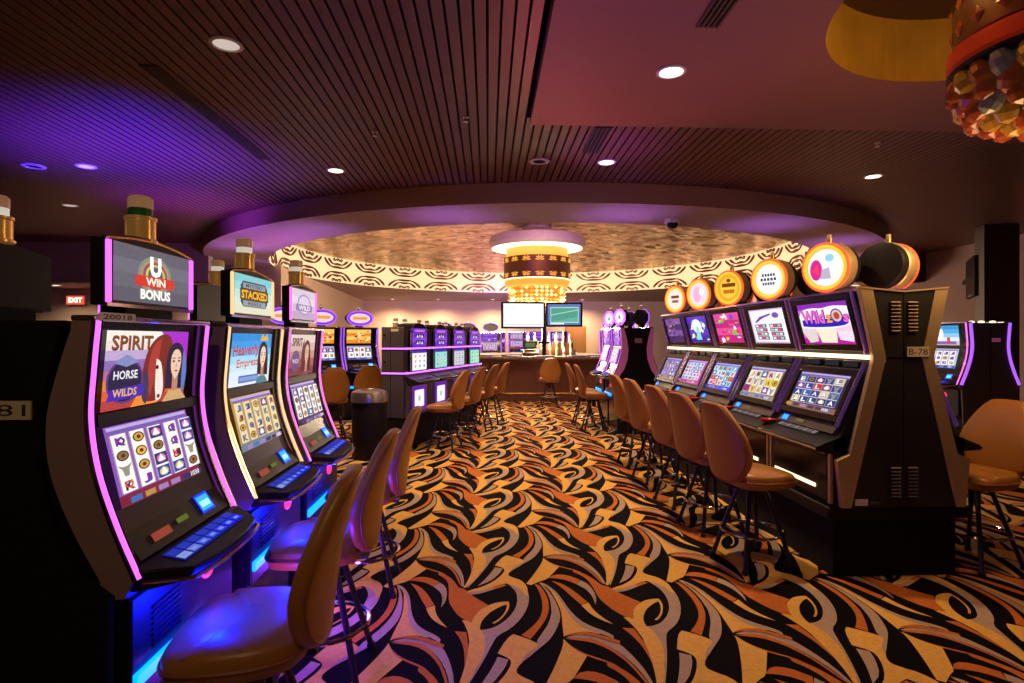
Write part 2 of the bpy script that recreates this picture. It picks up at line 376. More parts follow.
CARPET = [
    ('O', [[0.553,0.511],[0.594,0.481],[0.631,0.434],[0.669,0.353],[0.692,0.283],[0.721,0.266],[0.738,0.248],[0.775,0.175],[0.822,0.111],[0.871,0.049],[0.835,0.001],[0.802,-0.061],[0.782,-0.152],[0.746,-0.118],[0.702,-0.056],[0.668,0.029],[0.645,0.103],[0.639,0.196],[0.635,0.269],[0.621,0.372],[0.587,0.439],[0.549,0.483]]),
    ('M', [[0.393,0.743],[0.487,0.782],[0.581,0.752],[0.65,0.677],[0.696,0.536],[0.719,0.416],[0.723,0.297],[0.71,0.298],[0.7,0.395],[0.669,0.514],[0.611,0.634],[0.528,0.72],[0.432,0.732]]),
    ('O', [[0.387,0.73],[0.465,0.739],[0.543,0.715],[0.608,0.634],[0.665,0.507],[0.694,0.388],[0.71,0.298],[0.694,0.329],[0.67,0.436],[0.641,0.53],[0.58,0.635],[0.508,0.696],[0.43,0.716]]),
    ('O', [[0.374,0.725],[0.386,0.703],[0.404,0.666],[0.451,0.602],[0.501,0.564],[0.569,0.517],[0.605,0.47],[0.601,0.456],[0.566,0.503],[0.498,0.549],[0.449,0.589],[0.402,0.651],[0.379,0.698]]),
    ('O', [[0.699,0.825],[0.758,0.814],[0.768,0.737],[0.776,0.637],[0.775,0.535],[0.763,0.44],[0.762,0.545],[0.753,0.66],[0.73,0.75]]),
    ('M', [[-0.124,0.27],[-0.071,0.405],[-0.02,0.552],[0.022,0.7],[0.047,0.772],[0.118,0.84],[0.177,0.94],[0.22,1.06],[0.241,1.189],[0.234,1.31],[0.206,1.391],[0.139,1.435],[0.101,1.419],[0.139,1.348],[0.168,1.268],[0.171,1.165],[0.155,1.063],[0.118,0.966],[0.06,0.879],[0.009,0.84],[-0.05,0.829],[-0.017,0.723],[-0.023,0.6],[-0.061,0.448],[-0.122,0.31]]),
    ('G', [[0.775,0.357],[0.801,0.429],[0.819,0.504],[0.832,0.593],[0.839,0.689],[0.836,0.778],[0.83,0.829],[0.827,0.866],[0.835,0.917],[0.848,0.955],[0.877,1.015],[0.916,1.062],[0.953,1.097],[0.977,1.11],[0.974,1.06],[0.954,0.991],[0.926,0.939],[0.891,0.899],[0.903,0.895],[0.931,0.926],[0.959,0.977],[0.983,1.045],[0.992,1.102],[0.988,1.144],[0.946,1.143],[0.892,1.121],[0.837,1.066],[0.804,1.004],[0.781,0.913],[0.76,0.933],[0.732,0.937],[0.752,0.876],[0.769,0.801],[0.78,0.692],[0.781,0.575],[0.764,0.449],[0.739,0.358]]),
    ('G', [[0.777,0.748],[0.772,0.564],[0.746,0.379],[0.72,0.277],[0.736,0.277],[0.778,0.378],[0.83,0.523],[0.856,0.632],[0.858,0.744],[0.836,0.833]]),
    ('G', [[0.129,0.782],[0.199,0.735],[0.253,0.678],[0.224,0.605],[0.148,0.515],[0.123,0.452],[0.156,0.41],[0.205,0.372],[0.238,0.288],[0.234,0.158],[0.217,0.158],[0.208,0.216],[0.166,0.291],[0.11,0.327],[0.05,0.296],[-0.024,0.232],[-0.093,0.209],[-0.13,0.217],[-0.107,0.242],[-0.041,0.279],[0.026,0.345],[0.079,0.435],[0.109,0.516],[0.104,0.559],[0.046,0.609],[0.093,0.736]]),
    ('M', [[0.046,0.577],[0.096,0.552],[0.076,0.48],[0.016,0.363],[-0.063,0.297],[-0.01,0.41],[0.027,0.512]]),
    ('M', [[0.739,0.211],[0.815,0.221],[0.918,0.289],[0.972,0.314],[0.971,0.294],[0.907,0.246],[0.821,0.188],[0.765,0.178]]),
    ('O', [[0.027,0.273],[0.08,0.308],[0.117,0.3],[0.045,0.249]]),
    ('O', [[0.283,1.369],[0.316,1.348],[0.34,1.237],[0.346,1.131],[0.338,1.033],[0.312,0.928],[0.261,0.818],[0.212,0.728],[0.17,0.77],[0.22,0.832],[0.27,0.917],[0.298,1.007],[0.311,1.118],[0.308,1.223],[0.298,1.311]]),
    ('G', [[0.312,1.385],[0.36,1.357],[0.397,1.251],[0.423,1.128],[0.446,1.001],[0.484,0.876],[0.54,0.807],[0.592,0.763],[0.556,0.765],[0.524,0.786],[0.47,0.788],[0.419,0.774],[0.382,0.744],[0.39,0.849],[0.401,0.963],[0.401,1.058],[0.388,1.174],[0.368,1.3]]),
    ('M', [[0.317,1.398],[0.36,1.357],[0.405,1.258],[0.427,1.158],[0.45,1.028],[0.489,0.907],[0.54,0.84],[0.598,0.792],[0.636,0.744],[0.629,0.713],[0.59,0.755],[0.531,0.789],[0.479,0.845],[0.445,0.954],[0.428,1.064],[0.404,1.189],[0.374,1.291]]),
    ('O', [[0.387,0.753],[0.433,0.78],[0.495,0.789],[0.55,0.764],[0.604,0.733],[0.656,0.691],[0.65,0.664],[0.586,0.705],[0.524,0.75],[0.454,0.764],[0.399,0.753]]),
    ('M', [[0.309,1.393],[0.348,1.317],[0.375,1.205],[0.39,1.101],[0.395,1.003],[0.388,0.923],[0.352,0.813],[0.312,0.723],[0.265,0.659],[0.201,0.579],[0.151,0.517],[0.16,0.546],[0.198,0.61],[0.245,0.658],[0.24,0.703],[0.276,0.781],[0.319,0.875],[0.348,0.99],[0.352,1.032],[0.358,1.146],[0.349,1.253],[0.329,1.334]]),
    ('G', [[0.379,0.718],[0.42,0.618],[0.47,0.565],[0.418,0.465],[0.37,0.374],[0.324,0.345],[0.261,0.29],[0.235,0.311],[0.287,0.434],[0.336,0.563],[0.365,0.652]]),
    ('O', [[0.373,0.388],[0.427,0.443],[0.501,0.43],[0.571,0.357],[0.542,0.29],[0.49,0.351],[0.427,0.38]]),
    ('M', [[0.574,0.348],[0.612,0.295],[0.63,0.197],[0.627,0.089],[0.607,0.02],[0.609,0.12],[0.591,0.214],[0.542,0.29]]),
    ('O', [[0.394,0.347],[0.454,0.302],[0.511,0.202],[0.566,0.055],[0.527,0.021],[0.486,0.125],[0.446,0.244]]),
    ('G', [[0.525,1.074],[0.571,1.107],[0.582,1.022],[0.611,0.941],[0.659,0.854],[0.604,0.903],[0.559,0.969]]),
]
# ------------------------------------------------------------------ floor: woven swirl carpet, every colour field its own inlaid shape
TW, TL = 0.87, 1.06
def make_floor():
    b = MB(); X0, X1, Y0, Y1 = -14, 10.3, -3, 26.5; Z = -0.006
    b.face([(X0, Y0, Z), (X1, Y0, Z), (X1, Y1, Z), (X0, Y1, Z)], 0)
    idx = {'G': 1, 'M': 2, 'O': 3}
    shp = [(idx[c], smooth_poly(p, 60, 1)) for c, p in CARPET]
    for i in range(-9, 11):
        for j in range(0, 22):
            ox, oy = i * TW, j * TL
            if abs(ox - 0.04 * oy) > 1.0 * oy + 2.2: continue
            for k, (m, p) in enumerate(shp):
                z = Z + 0.00024 * (k + 1)
                b.face([(x + ox, y + oy, z) for x, y in p], m)
    o = b.build('floor', ['carpet_black', 'carpet_gold', 'carpet_mauve', 'carpet_orange'], smooth=0)
    struct(o, 'patterned casino carpet with black, gold, grey and orange swirls')
make_floor()

# ------------------------------------------------------------------ shell
RC = Vector((1.3, 15.1)); RI, RO = 6.55, 7.8            # round ceiling over the bar
Z_SOF, Z_CEIL, Z_BOX = 3.255, 3.52, 3.46
BXX, BXY = 0.385, 5.21           # near-left corner of the dropped panel
def quad(name, pts, mat, label=None):
    b = MB(); b.face(pts); return struct(b.build(name, mat, smooth=0), label)
def wallbox(name, x0, x1, y0, y1, z0, z1, mat, label=None): return struct(MB().box(x0, x1, y0, y1, z0, z1).build(name, mat, smooth=0), label)
wallbox('wall_back', -6.2, 10.4, 26.4, 26.6, -.01, 3.3, 'wall_paint', 'far beige wall behind the bar')
wallbox('wall_left_back', -14, -5.0, 14.0, 14.2, -.01, 3.3, 'wall_paint', 'beige wall behind the left slot bank')
b = MB(); b.prism([(-5.0, 14.2), (-5.2, 14.2), (-5.95, 26.4), (-5.7, 26.4)], -.01, 3.255, 'z'); struct(b.build('wall_left_side', 'wall_paint', smooth=0))
wallbox('wall_right_back', 7.0, 10.4, 14.6, 14.8, -.01, 3.3, 'wall_paint', 'beige wall at the far right')
wallbox('wall_right', 10.3, 10.45, -3, 14.6, -.01, 4.9, 'wall_mauve')
wallbox('wall_left', -14.2, -14, -3, 14.2, -.01, 4.9, 'wall_mauve')
wallbox('wall_front', -14, 10.3, -3.2, -3, -.01, 4.9, 'wall_mauve')
wallbox('trim_1', -14, -5.9, 12.3, 12.5, 2.7, 3.56, 'gypsum', 'dropped bulkhead over the left aisle')
wallbox('trim_2', 7.5, 10.3, 13.0, 13.2, 2.85, 3.56, 'dark_wood', 'dark bulkhead beam at the right')
quad('ceiling_lower_left', [(-14, 12.3, 2.7), (-14, 14.0, 2.7), (-5.0, 14.0, 2.7), (-5.9, 12.3, 2.7)], 'gypsum')
quad('ceiling_lower_right', [(7.5, 13.0, 2.85), (7.5, 14.6, 2.85), (10.3, 14.6, 2.85), (10.3, 13.0, 2.85)], 'gypsum_brown')
wallbox('column', 8.75, 9.4, 9.7, 9.9, 0, 3.52, 'dark_wood', 'dark square column in the right aisle')
quad('ceiling_void', [(-14, -3, 4.95), (10.3, -3, 4.95), (10.3, 26.5, 4.95), (-14, 26.5, 4.95)], 'roof_void')

# slatted timber ceiling: each slat a piece of the ceiling
ceil = bpy.data.objects.new('ceiling', None); C.objects.link(ceil); struct(ceil, 'dark slatted timber ceiling')
PITCH = 0.088
sl = MB(); sl.box(-.035, .035, 0, 1, 0, .035); slat_me = sl.mesh('slat', 'slat', 0)
i = 0
x = -13.6
while x < 10.3:
    y0, y1 = -1.0, 12.35
    if x > BXX - .03: y0 = BXY - .02
    if x > 7.4: y1 = 13.05
    d = RO ** 2 - (x - RC.x) ** 2
    if d > 0: y1 = min(y1, RC.y - math.sqrt(d) + 0.12)
    o = bpy.data.objects.new('slat', slat_me); C.objects.link(o); o.parent = ceil
    o.location = (x, y0, Z_CEIL); o.scale = (1, y1 - y0, 1)
    x += PITCH; i += 1

# dropped plaster panel with a gold lined round recess (upper right)
HC = Vector((3.20, 3.06)); HR = 1.15
def plate_with_hole(b, x0, x1, y0, y1, z, c, r, n=96, mat=0):
    pts = []; corners = [math.atan2(yy - c.y, xx - c.x) for xx in (x0, x1) for yy in (y0, y1)]
    angs = sorted([2 * math.pi * k / n - math.pi for k in range(n)] + corners)
    out = []
    for a in angs:
        dx, dy = math.cos(a), math.sin(a)
        t = min([((x1 if dx > 0 else x0) - c.x) / dx if abs(dx) > 1e-9 else 1e9, ((y1 if dy > 0 else y0) - c.y) / dy if abs(dy) > 1e-9 else 1e9])
        out.append(((c.x + r * dx, c.y + r * dy, z), (c.x + t * dx, c.y + t * dy, z)))
    for k in range(len(out)):
        p, q = out[k], out[(k + 1) % len(out)]
        b.face([p[0], p[1], q[1], q[0]], mat)
b = MB(); plate_with_hole(b, BXX, 10.3, -3, BXY, Z_BOX, HC, HR)
b.face([(BXX, -3, Z_BOX), (BXX, -3, 3.56), (BXX, BXY, 3.56), (BXX, BXY, Z_BOX)]); b.face([(BXX, BXY, Z_BOX), (BXX, BXY, 3.56), (10.3, BXY, 3.56), (10.3, BXY, Z_BOX)])
panel = struct(b.build('ceiling_panel', 'gypsum_red' if 'gypsum_red' in M else 'gypsum', smooth=0), 'dropped plaster ceiling panel')
b = MB(); n = 72
for k in range(n):
    a0, a1 = 2 * math.pi * k / n, 2 * math.pi * (k + 1) / n
    p = lambda a, r, z: (HC.x + r * math.cos(a), HC.y + r * math.sin(a), z)
    b.face([p(a0, HR, Z_BOX), p(a1, HR, Z_BOX), p(a1, HR, 3.93), p(a0, HR, 3.93)], 0)
b.face([(HC.x + HR * math.cos(2 * math.pi * k / n), HC.y + HR * math.sin(2 * math.pi * k / n), 3.93) for k in range(n)], 1)
b.build('recess_lining', ['recess_gold', 'dark_wood'], panel)

# ------------------------------------------------------------------ round ceiling: fascia, soffit, glowing band, ornaments, dome
def ring_pt(a, r, z): return (RC.x + r * math.cos(a), RC.y + r * math.sin(a), z)
n = 144
b = MB()
for k in range(n):
    a0, a1 = 2 * math.pi * k / n, 2 * math.pi * (k + 1) / n
    b.face([ring_pt(a0, RO, Z_SOF), ring_pt(a1, RO, Z_SOF), ring_pt(a1, RO, 4.94), ring_pt(a0, RO, 4.94)])
ring = struct(b.build('ceiling_ring', 'gypsum_brown'), 'round plaster ring of the ceiling over the bar')
b = MB()
for k in range(n):
    a0, a1 = 2 * math.pi * k / n, 2 * math.pi * (k + 1) / n
    b.face([ring_pt(a0, RI, Z_SOF), ring_pt(a0, RO, Z_SOF), ring_pt(a1, RO, Z_SOF), ring_pt(a1, RI, Z_SOF)])
b.build('soffit', 'gypsum', ring, smooth=0)
b = MB()
for k in range(n):
    a0, a1 = 2 * math.pi * k / n, 2 * math.pi * (k + 1) / n
    b.face([ring_pt(a0, RI, Z_SOF), ring_pt(a1, RI, Z_SOF), ring_pt(a1, RI - .08, 4.0), ring_pt(a0, RI - .08, 4.0)])
b.build('glowing_band', 'cove_glow', ring)
b = MB(); rows = 10
for j in range(rows):
    r0, r1 = (RI - .06) * (1 - j / rows), (RI - .06) * (1 - (j + 1) / rows)
    zf = lambda r: 3.98 + 0.47 * (1 - (r / RI) ** 2)
    for k in range(n):
        a0, a1 = 2 * math.pi * k / n, 2 * math.pi * (k + 1) / n
        if r1 < 1e-6: b.face([ring_pt(a0, r0, zf(r0)), ring_pt(a1, r0, zf(r0)), ring_pt(0, 0, zf(0))])
        else: b.face([ring_pt(a0, r0, zf(r0)), ring_pt(a1, r0, zf(r0)), ring_pt(a1, r1, zf(r1)), ring_pt(a0, r1, zf(r1))])
b.build('dome', 'mosaic', ring)
# scroll ornaments on the band
def ribbon(b, path, hw, fn):
    P = [Vector(p) for p in path]; L = []
    for i in range(len(P)):
        t = (P[min(i + 1, len(P) - 1)] - P[max(i - 1, 0)]).normalized(); nrm = Vector((-t.y, t.x)); h = hw[i] if isinstance(hw, list) else hw
        L.append((P[i] + nrm * h, P[i] - nrm * h))
    for i in range(len(L) - 1):
        (a, c), (a2, c2) = L[i], L[i + 1]
        v = [fn(a, 0), fn(c, 0), fn(c2, 0), fn(a2, 0), fn(a, 1), fn(c, 1), fn(c2, 1), fn(a2, 1)]
        b.raw(v, [(4, 5, 6, 7), (0, 1, 5, 4), (1, 2, 6, 5), (2, 3, 7, 6), (3, 0, 4, 7)])
def ornament_mesh(up):
    b = MB(); s = 1 if up else -1; zc = 3.285 if up else 3.955
    def fn(p, d):
        r = RI - 0.03 - (0.07 * (zc + s * p.y - Z_SOF) / .745) - 0.02 * d; a = p.x / RI
        return (r * math.cos(a), r * math.sin(a), zc + s * p.y)
    for rx, ry, hw, g in ((.64, .27, .027, 2), (.46, .175, .026, 6)):
        for side in (0, 1):
            aa = [R(g + (90 - g) * i / 10) for i in range(11)]
            pts = [((1 if side else -1) * rx * math.cos(a), ry * math.sin(a) + .014 * math.cos(6 * a)) for a in aa]
            ribbon(b, pts, [hw * (.5 + .85 * abs(math.sin(math.pi * 1.5 * (i + .6) / 11))) for i in range(11)], fn)
    for side in (-1, 1):
        ribbon(b, [(side * x, y) for x, y in ((.03, -.01), (.09, .05), (.17, .06), (.22, .02), (.17, -.005), (.13, .02))], [.014, .022, .022, .02, .016, .012], fn)
    ribbon(b, [(0, -.01), (0, .03), (0, .07)], [.008, .024, .006], fn)
    return b.mesh('scroll_ornament', 'ornament', 0)
om = [ornament_mesh(True), ornament_mesh(False)]
for k in range(28):
    for u in (0, 1):
        o = bpy.data.objects.new('scroll_ornament', om[u]); C.objects.link(o); o.parent = ring
        o.location = (RC.x, RC.y, 0); o.rotation_euler = (0, 0, 2 * math.pi * (k + .15) / 28)
# low ceiling between ring and far wall
b = MB(); pts = [(RC.x + RO * math.cos(R(a)), RC.y + RO * math.sin(R(a)), 3.257) for a in range(10, 171, 8)]
b.face([(10.3, 26.4, 3.257), (10.3, pts[0][1], 3.257)] + pts + [(-5.95, pts[-1][1], 3.257), (-5.95, 26.4, 3.257)])
struct(b.build('ceiling_back', 'gypsum', smooth=0), 'low plaster ceiling before the far wall')

# ------------------------------------------------------------------ ceiling fittings
def downlight(x, y, z, label, power=60, col=WARM, lens='lens', r=.085, size=110):
    t = thing('downlight', label, 'ceiling light', (x, y, z), 0, 'recessed ceiling downlights')
    MB().lathe([(r, .004), (r * 1.28, .002), (r * 1.28, -.008), (r * 1.02, -.012), (r, .004)], 28).build('trim_ring', 'white_plastic', t)
    b = MB(); b.face([(r * math.cos(-2 * math.pi * k / 24), r * math.sin(-2 * math.pi * k / 24), -.003) for k in range(24)]); b.build('lens', lens, t, smooth=0)
    if power: lamp('downlight_lamp', 'SPOT', (0, 0, -.03), power, col, (0, 0, -1), parent=t, spot_size=R(size), spot_blend=.9, shadow_soft_size=.07)
    return t
downlight(-1.79, 3.98, Z_CEIL, 'large round downlight in the slats at upper left, nearest the camera', 0, lens='lens_dim')
downlight(-1.82, 6.9, Z_CEIL, 'bright downlight in the slats just before the round ceiling, left side', 380)
downlight(1.35, 6.45, Z_CEIL, 'small bright downlight in the slats just past the plaster panel', 380)
downlight(4.77, 6.87, Z_CEIL, 'downlight in the slats at right, above the ring of drum signs', 120)
downlight(-4.69, 6.86, Z_CEIL, 'downlight in the slats at far left, the larger of the two', 25, lens='lens_dim')
downlight(-6.3, 8.87, Z_CEIL, 'small far downlight in the slats at far left, behind the other', 25, lens='lens_dim')
downlight(1.34, 4.12, Z_BOX, 'bright downlight in the plaster panel', 215, size=125)
for k, (x, y) in enumerate(((-2.2, 25.3), (0.2, 25.3), (4.2, 25.3), (-4.2, 25.3))):
    downlight(x, y, 3.256, ['far small downlight above the slot row left of the bar', 'far small downlight just left of the hanging screens', 'far small downlight right of the hanging screens', 'far small downlight at the left end of the far wall'][k], 620, size=155)
downlight(-9.6, 13.1, 2.7, 'downlight in the low ceiling beside the exit sign', 110, size=150)
downlight(-6.6, 13.2, 2.7, 'downlight in the low ceiling behind the second left sign', 130, size=150)  # extra lamp, added to light the beige wall behind
downlight(9.2, 13.9, 2.85, 'downlight in the low ceiling at the far right', 260, size=150)  # extra lamp, added because the right back wall was dark
for k, (x, y) in enumerate(((.1, 10.9), (1.3, 10.2), (-2.0, 12.2), (4.4, 12.4))):
    _r = math.hypot(x - RC.x, y - RC.y)
    downlight(x, y, 3.975 + .47 * (1 - (_r / RI) ** 2), 'small downlight set in the gold dome, ' + ['front left', 'front right', 'outer left', 'outer right'][k], 420, (1.0, .78, .52), r=.05, size=100)
def speaker(x, y, label, lit):
    t = thing('ceiling_speaker', label, 'speaker', (x, y, Z_CEIL))
    MB().lathe([(.07, .004), (.12, .002), (.12, -.01), (.085, -.016), (.07, .004)], 28).build('trim_ring', 'white_plastic', t)
    MB().lathe([(0.001, -.004), (.072, -.004), (.072, .0)], 24).build('cone', 'black_matte', t)
speaker(.58, 6.45, 'round ceiling speaker with dark centre near the plaster panel', 1)
speaker(-5.3, 6.88, 'dark round ceiling fitting at the far left edge', 0)
def diffuser(x, y, z, w, l, label):
    t = thing('linear_diffuser', label, 'air vent', (x, y, z))
    MB().box(-w / 2, w / 2, -l / 2, l / 2, -.004, .0).build('backing', 'black_matte', t, smooth=0)
    for k in range(5):
        xx = -w / 2 + w * k / 4; MB().box(xx - .007, xx + .007, -l / 2, l / 2, -.012, -.003).build('blade', 'dark_wood', t, smooth=0)
diffuser(1.37, 3.36, Z_BOX, .13, .32, 'slotted air diffuser in the plaster panel')
diffuser(1.1, 5.75, Z_CEIL - .002, .16, .75, 'slotted air diffuser in the slats past the panel')
diffuser(-2.5, 5.4, Z_CEIL - .002, .12, 2.2, 'long slotted air diffuser in the slats at left')
t = thing('security_camera', 'white dome security camera under the round ceiling ring', 'camera', (2.7, 8.25, Z_SOF))
MB().lathe([(.11, 0), (.11, -.05), (.10, -.06)], 24).build('mount', 'white_plastic', t)
MB().lathe([(.085, -.06), (.08, -.10), (.055, -.135), (.001, -.15)], 24).build('dome_lens', 'black_gloss', t)
for k, (x, y) in enumerate(((-1.1, 5.6), (-0.2, 5.2), (4.0, 5.7))):
    t = thing('sprinkler', ['small sprinkler head in the slats at left of centre', 'small sprinkler head in the slats near the plaster panel corner', 'small sprinkler head in the slats at right'][k], 'sprinkler', (x, y, Z_CEIL))
    MB().lathe([(.03, 0), (.03, -.008), (.012, -.012), (.012, -.035), (.025, -.04), (.025, -.045)], 14).build('head', 'steel', t)
t = thing('exit_sign', 'small glowing red exit sign on the beige wall at far left', 'exit sign', (-9.75, 13.9, 2.42))
MB().box(-.22, .22, 0, .06, -.11, .11).build('housing', 'white_plastic', t, smooth=0)
A = Art((-.2, -.004, -.095), (.4, 0, 0), (0, 0, .19)); A.rect(0, 1, 0, 1, (1.0, .05, .02)); A.text('EXIT', .5, .5, .62, (2.5, 1.0, .8), .8, .03); A.done('face', 'screen_bright', t)
# ------------------------------------------------------------------ swivel chair
def make_chair():
    t = thing('slot_chair', 'x', 'chair')
    # local: sitter faces -y
    S = 28; b = MB()
    out = [(-.20, -.22), (.20, -.22), (.235, -.10), (.225, .08), (.15, .19), (-.15, .19), (-.225, .08), (-.235, -.10)]
    out = smooth_poly(out, 80, 3); n = len(out)
    rings = [(.80, .525), (.96, .54), (1.0, .575), (.985, .61), (.93, .628), (.6, .638), (.25, .640)]
    for s, z in rings: b.v += [(x * s, y * s, z - (0.012 if y < -.12 and z > .6 else 0)) for x, y in out]
    for j in range(len(rings) - 1):
        for i in range(n): b.f.append((j * n + i, j * n + (i + 1) % n, (j + 1) * n + (i + 1) % n, (j + 1) * n + i))
    b.f += [tuple(range(n))[::-1], tuple((len(rings) - 1) * n + i for i in range(n))]; b.m = [0] * len(b.f); b.c = [None] * len(b.f)
    seat = b.build('seat', 'leather', t, smooth=60)
    MB().tube([(x * 1.0, y * 1.0, .578) for x, y in out], .007, 6, True).build('piping', 'leather_dark', seat)
    # back: shield outline (w, z), curved in plan and reclined
    half = [(.0, 1.085), (.08, 1.083), (.118, 1.07), (.165, 1.0), (.212, .90), (.238, .80), (.238, .735), (.205, .65), (.15, .585), (.08, .556), (.0, .55)]
    ol = half + [(-x, z) for x, z in half[-2:0:-1]]
    ol = smooth_poly(ol, 80, 1); n = len(ol); cz = .84
    def bk(x, z, d): return (x, .205 + .10 * (z - .6) / .48 - .9 * x * x + d - .02 * math.sin((z - .6) * 6.5), z)
    b = MB(); prof = [(.55, -.030), (.86, -.028), (.97, -.016), (1.0, .006), (.985, .024), (.9, .034), (.5, .038)]
    for s, d in prof: b.v += [bk(x * s, cz + (z - cz) * s, d) for x, z in ol]
    for j in range(len(prof) - 1):
        for i in range(n): b.f.append((j * n + i, j * n + (i + 1) % n, (j + 1) * n + (i + 1) % n, (j + 1) * n + i))
    b.f += [tuple(range(n))[::-1], tuple((len(prof) - 1) * n + i for i in range(n))]; b.m = [0] * len(b.f); b.c = [None] * len(b.f)
    back = b.build('backrest', 'leather', t, smooth=60)
    MB().tube([bk(x * .955, cz + (z - cz) * .955, .030) for x, z in ol], .0055, 6, True).build('piping', 'leather_dark', back)
    MB().box(-.04, .04, .08, .20, .512, .527).build('back_bracket', 'leg_black', t)
    MB().lathe([(.11, .50), (.11, .515), (.05, .52), (.05, .527)], 20).lathe([(.035, .40), (.035, .50)], 16).build('swivel', 'leg_black', t)
    for a in (45, 135, 225, 315):
        c, s = math.cos(R(a)), math.sin(R(a))
        leg = MB().tube([(c * .06, s * .06, .505), (c * .095, s * .095, .47), (c * .18, s * .18, .22), (c * .25, s * .25, .012)], .0145, 8).build('leg', 'leg_black', t)
        MB().lathe([(.02, 0), (.022, .012), (.016, .025)], 10, (c * .252, s * .252, 0)).build('glide', 'rubber', leg)
    MB().tube([(.196 * math.cos(R(a)), .196 * math.sin(R(a)), .215) for a in range(0, 360, 12)], .0105, 8, True).build('foot_ring', 'chrome', t)
    return t
chair0 = make_chair(); _used = []
def chair(x, y, rz, label, group):
    if not _used:
        _used.append(1); chair0.location = (x, y, 0); chair0.rotation_euler = (0, 0, rz); chair0['label'] = label; chair0['group'] = group; return chair0
    return dup(chair0, (x, y, 0), rz, label, group)
ORD = ['nearest', 'second nearest', 'third', 'fourth', 'farthest']
for k, (y, a) in enumerate(((1.83, -84), (2.62, -88), (3.50, -86))):
    chair(-.74, y, R(a), 'tan leather swivel chair, %s of the three along the left curved machines' % ['nearest', 'middle', 'farthest'][k], 'chairs along the left slot bank')
for k, (y, a) in enumerate(((3.77, 101), (4.48, 101), (5.15, 100), (5.99, 99), (6.72, 98))):
    chair(1.775, y, R(a), 'tan leather swivel chair, %s of the five before the drum-sign machines' % ORD[k], 'chairs along the right slot bank')
BA = math.atan2(.83, 2.6)            # the middle bank stands turned towards the aisle
for k in range(4):
    x, y = -.32 + .213 * k, 7.68 + .84 * k
    chair(x - .27 * math.cos(BA), y + .27 * math.sin(BA), R(-90) - BA, 'tan leather chair at the grey violet-lit bank, %s from the trash bin' % ['first', 'second', 'third', 'fourth'][k], 'chairs along the middle slot bank')
chair(1.68, 9.95, R(88), 'tan leather swivel chair before the farther purple clock-topped machine', 'chairs along the far right bank')
chair(1.74, 9.30, R(88), 'tan leather swivel chair before the nearer purple clock-topped machine', 'chairs along the far right bank')
chair(-2.36, 8.75, R(-158), 'tan leather swivel chair behind the trash bin, left of the pair', 'chairs at the back left machines')
chair(-1.98, 9.40, R(-158), 'tan leather swivel chair behind the trash bin, right of the pair', 'chairs at the back left machines')
chair(3.27, 3.70, R(-78), 'tan leather swivel chair on the right side of the end panel', 'chairs on the far side of the right bank')
chair(7.75, 6.9, R(-90), 'dark tan chair at the right edge behind the violet-edged end panel', 'chairs at the right edge')
chair(1.38, 12.75, R(0) + R(180) + R(0), 'tan leather stool standing at the front of the bar', 'stools at the bar')

# ------------------------------------------------------------------ slot machine parts shared by the kinds
def candle(t, x, y, z, k=1.0, mid='candle_white', low='candle_gold'):
    c = MB().lathe([(.050 * k, 0), (.050 * k, .008 * k), (.043 * k, .012 * k), (.043 * k, .072 * k), (.047 * k, .076 * k), (.047 * k, .084 * k)], 20, (x, y, z)).build('tower_lamp', low, t)
    MB().lathe([(.034 * k, .084 * k), (.034 * k, .112 * k)], 18, (x, y, z)).build('lamp_lens', mid, c)
    MB().lathe([(.036 * k, .112 * k), (.036 * k, .145 * k), (.03 * k, .152 * k), (.001, .154 * k)], 18, (x, y, z)).build('lamp_cap', 'candle_clear', c)
APROF = [(0, 1.55), (.012, 1.42), (.02, 1.28), (0, 1.135), (-.05, .98), (-.11, .836)]
ACUR = curve([(y, z) for y, z in APROF], 5)
def a_front(z):
    for (y0, z0), (y1, z1) in zip(ACUR, ACUR[1:]):
        if z0 >= z >= z1: return y0 + (y1 - y0) * (z0 - z) / (z0 - z1)
    return ACUR[-1][0]
def panel_art(hw, z0, z1, off=-.004, yf=a_front, k=.87):
    p0, p1 = (yf(z0) + off), (yf(z1) + off)
    return Art((-hw, p0, z0), (2 * hw * k, 0, 0), (0, p1 - p0, z1 - z0))
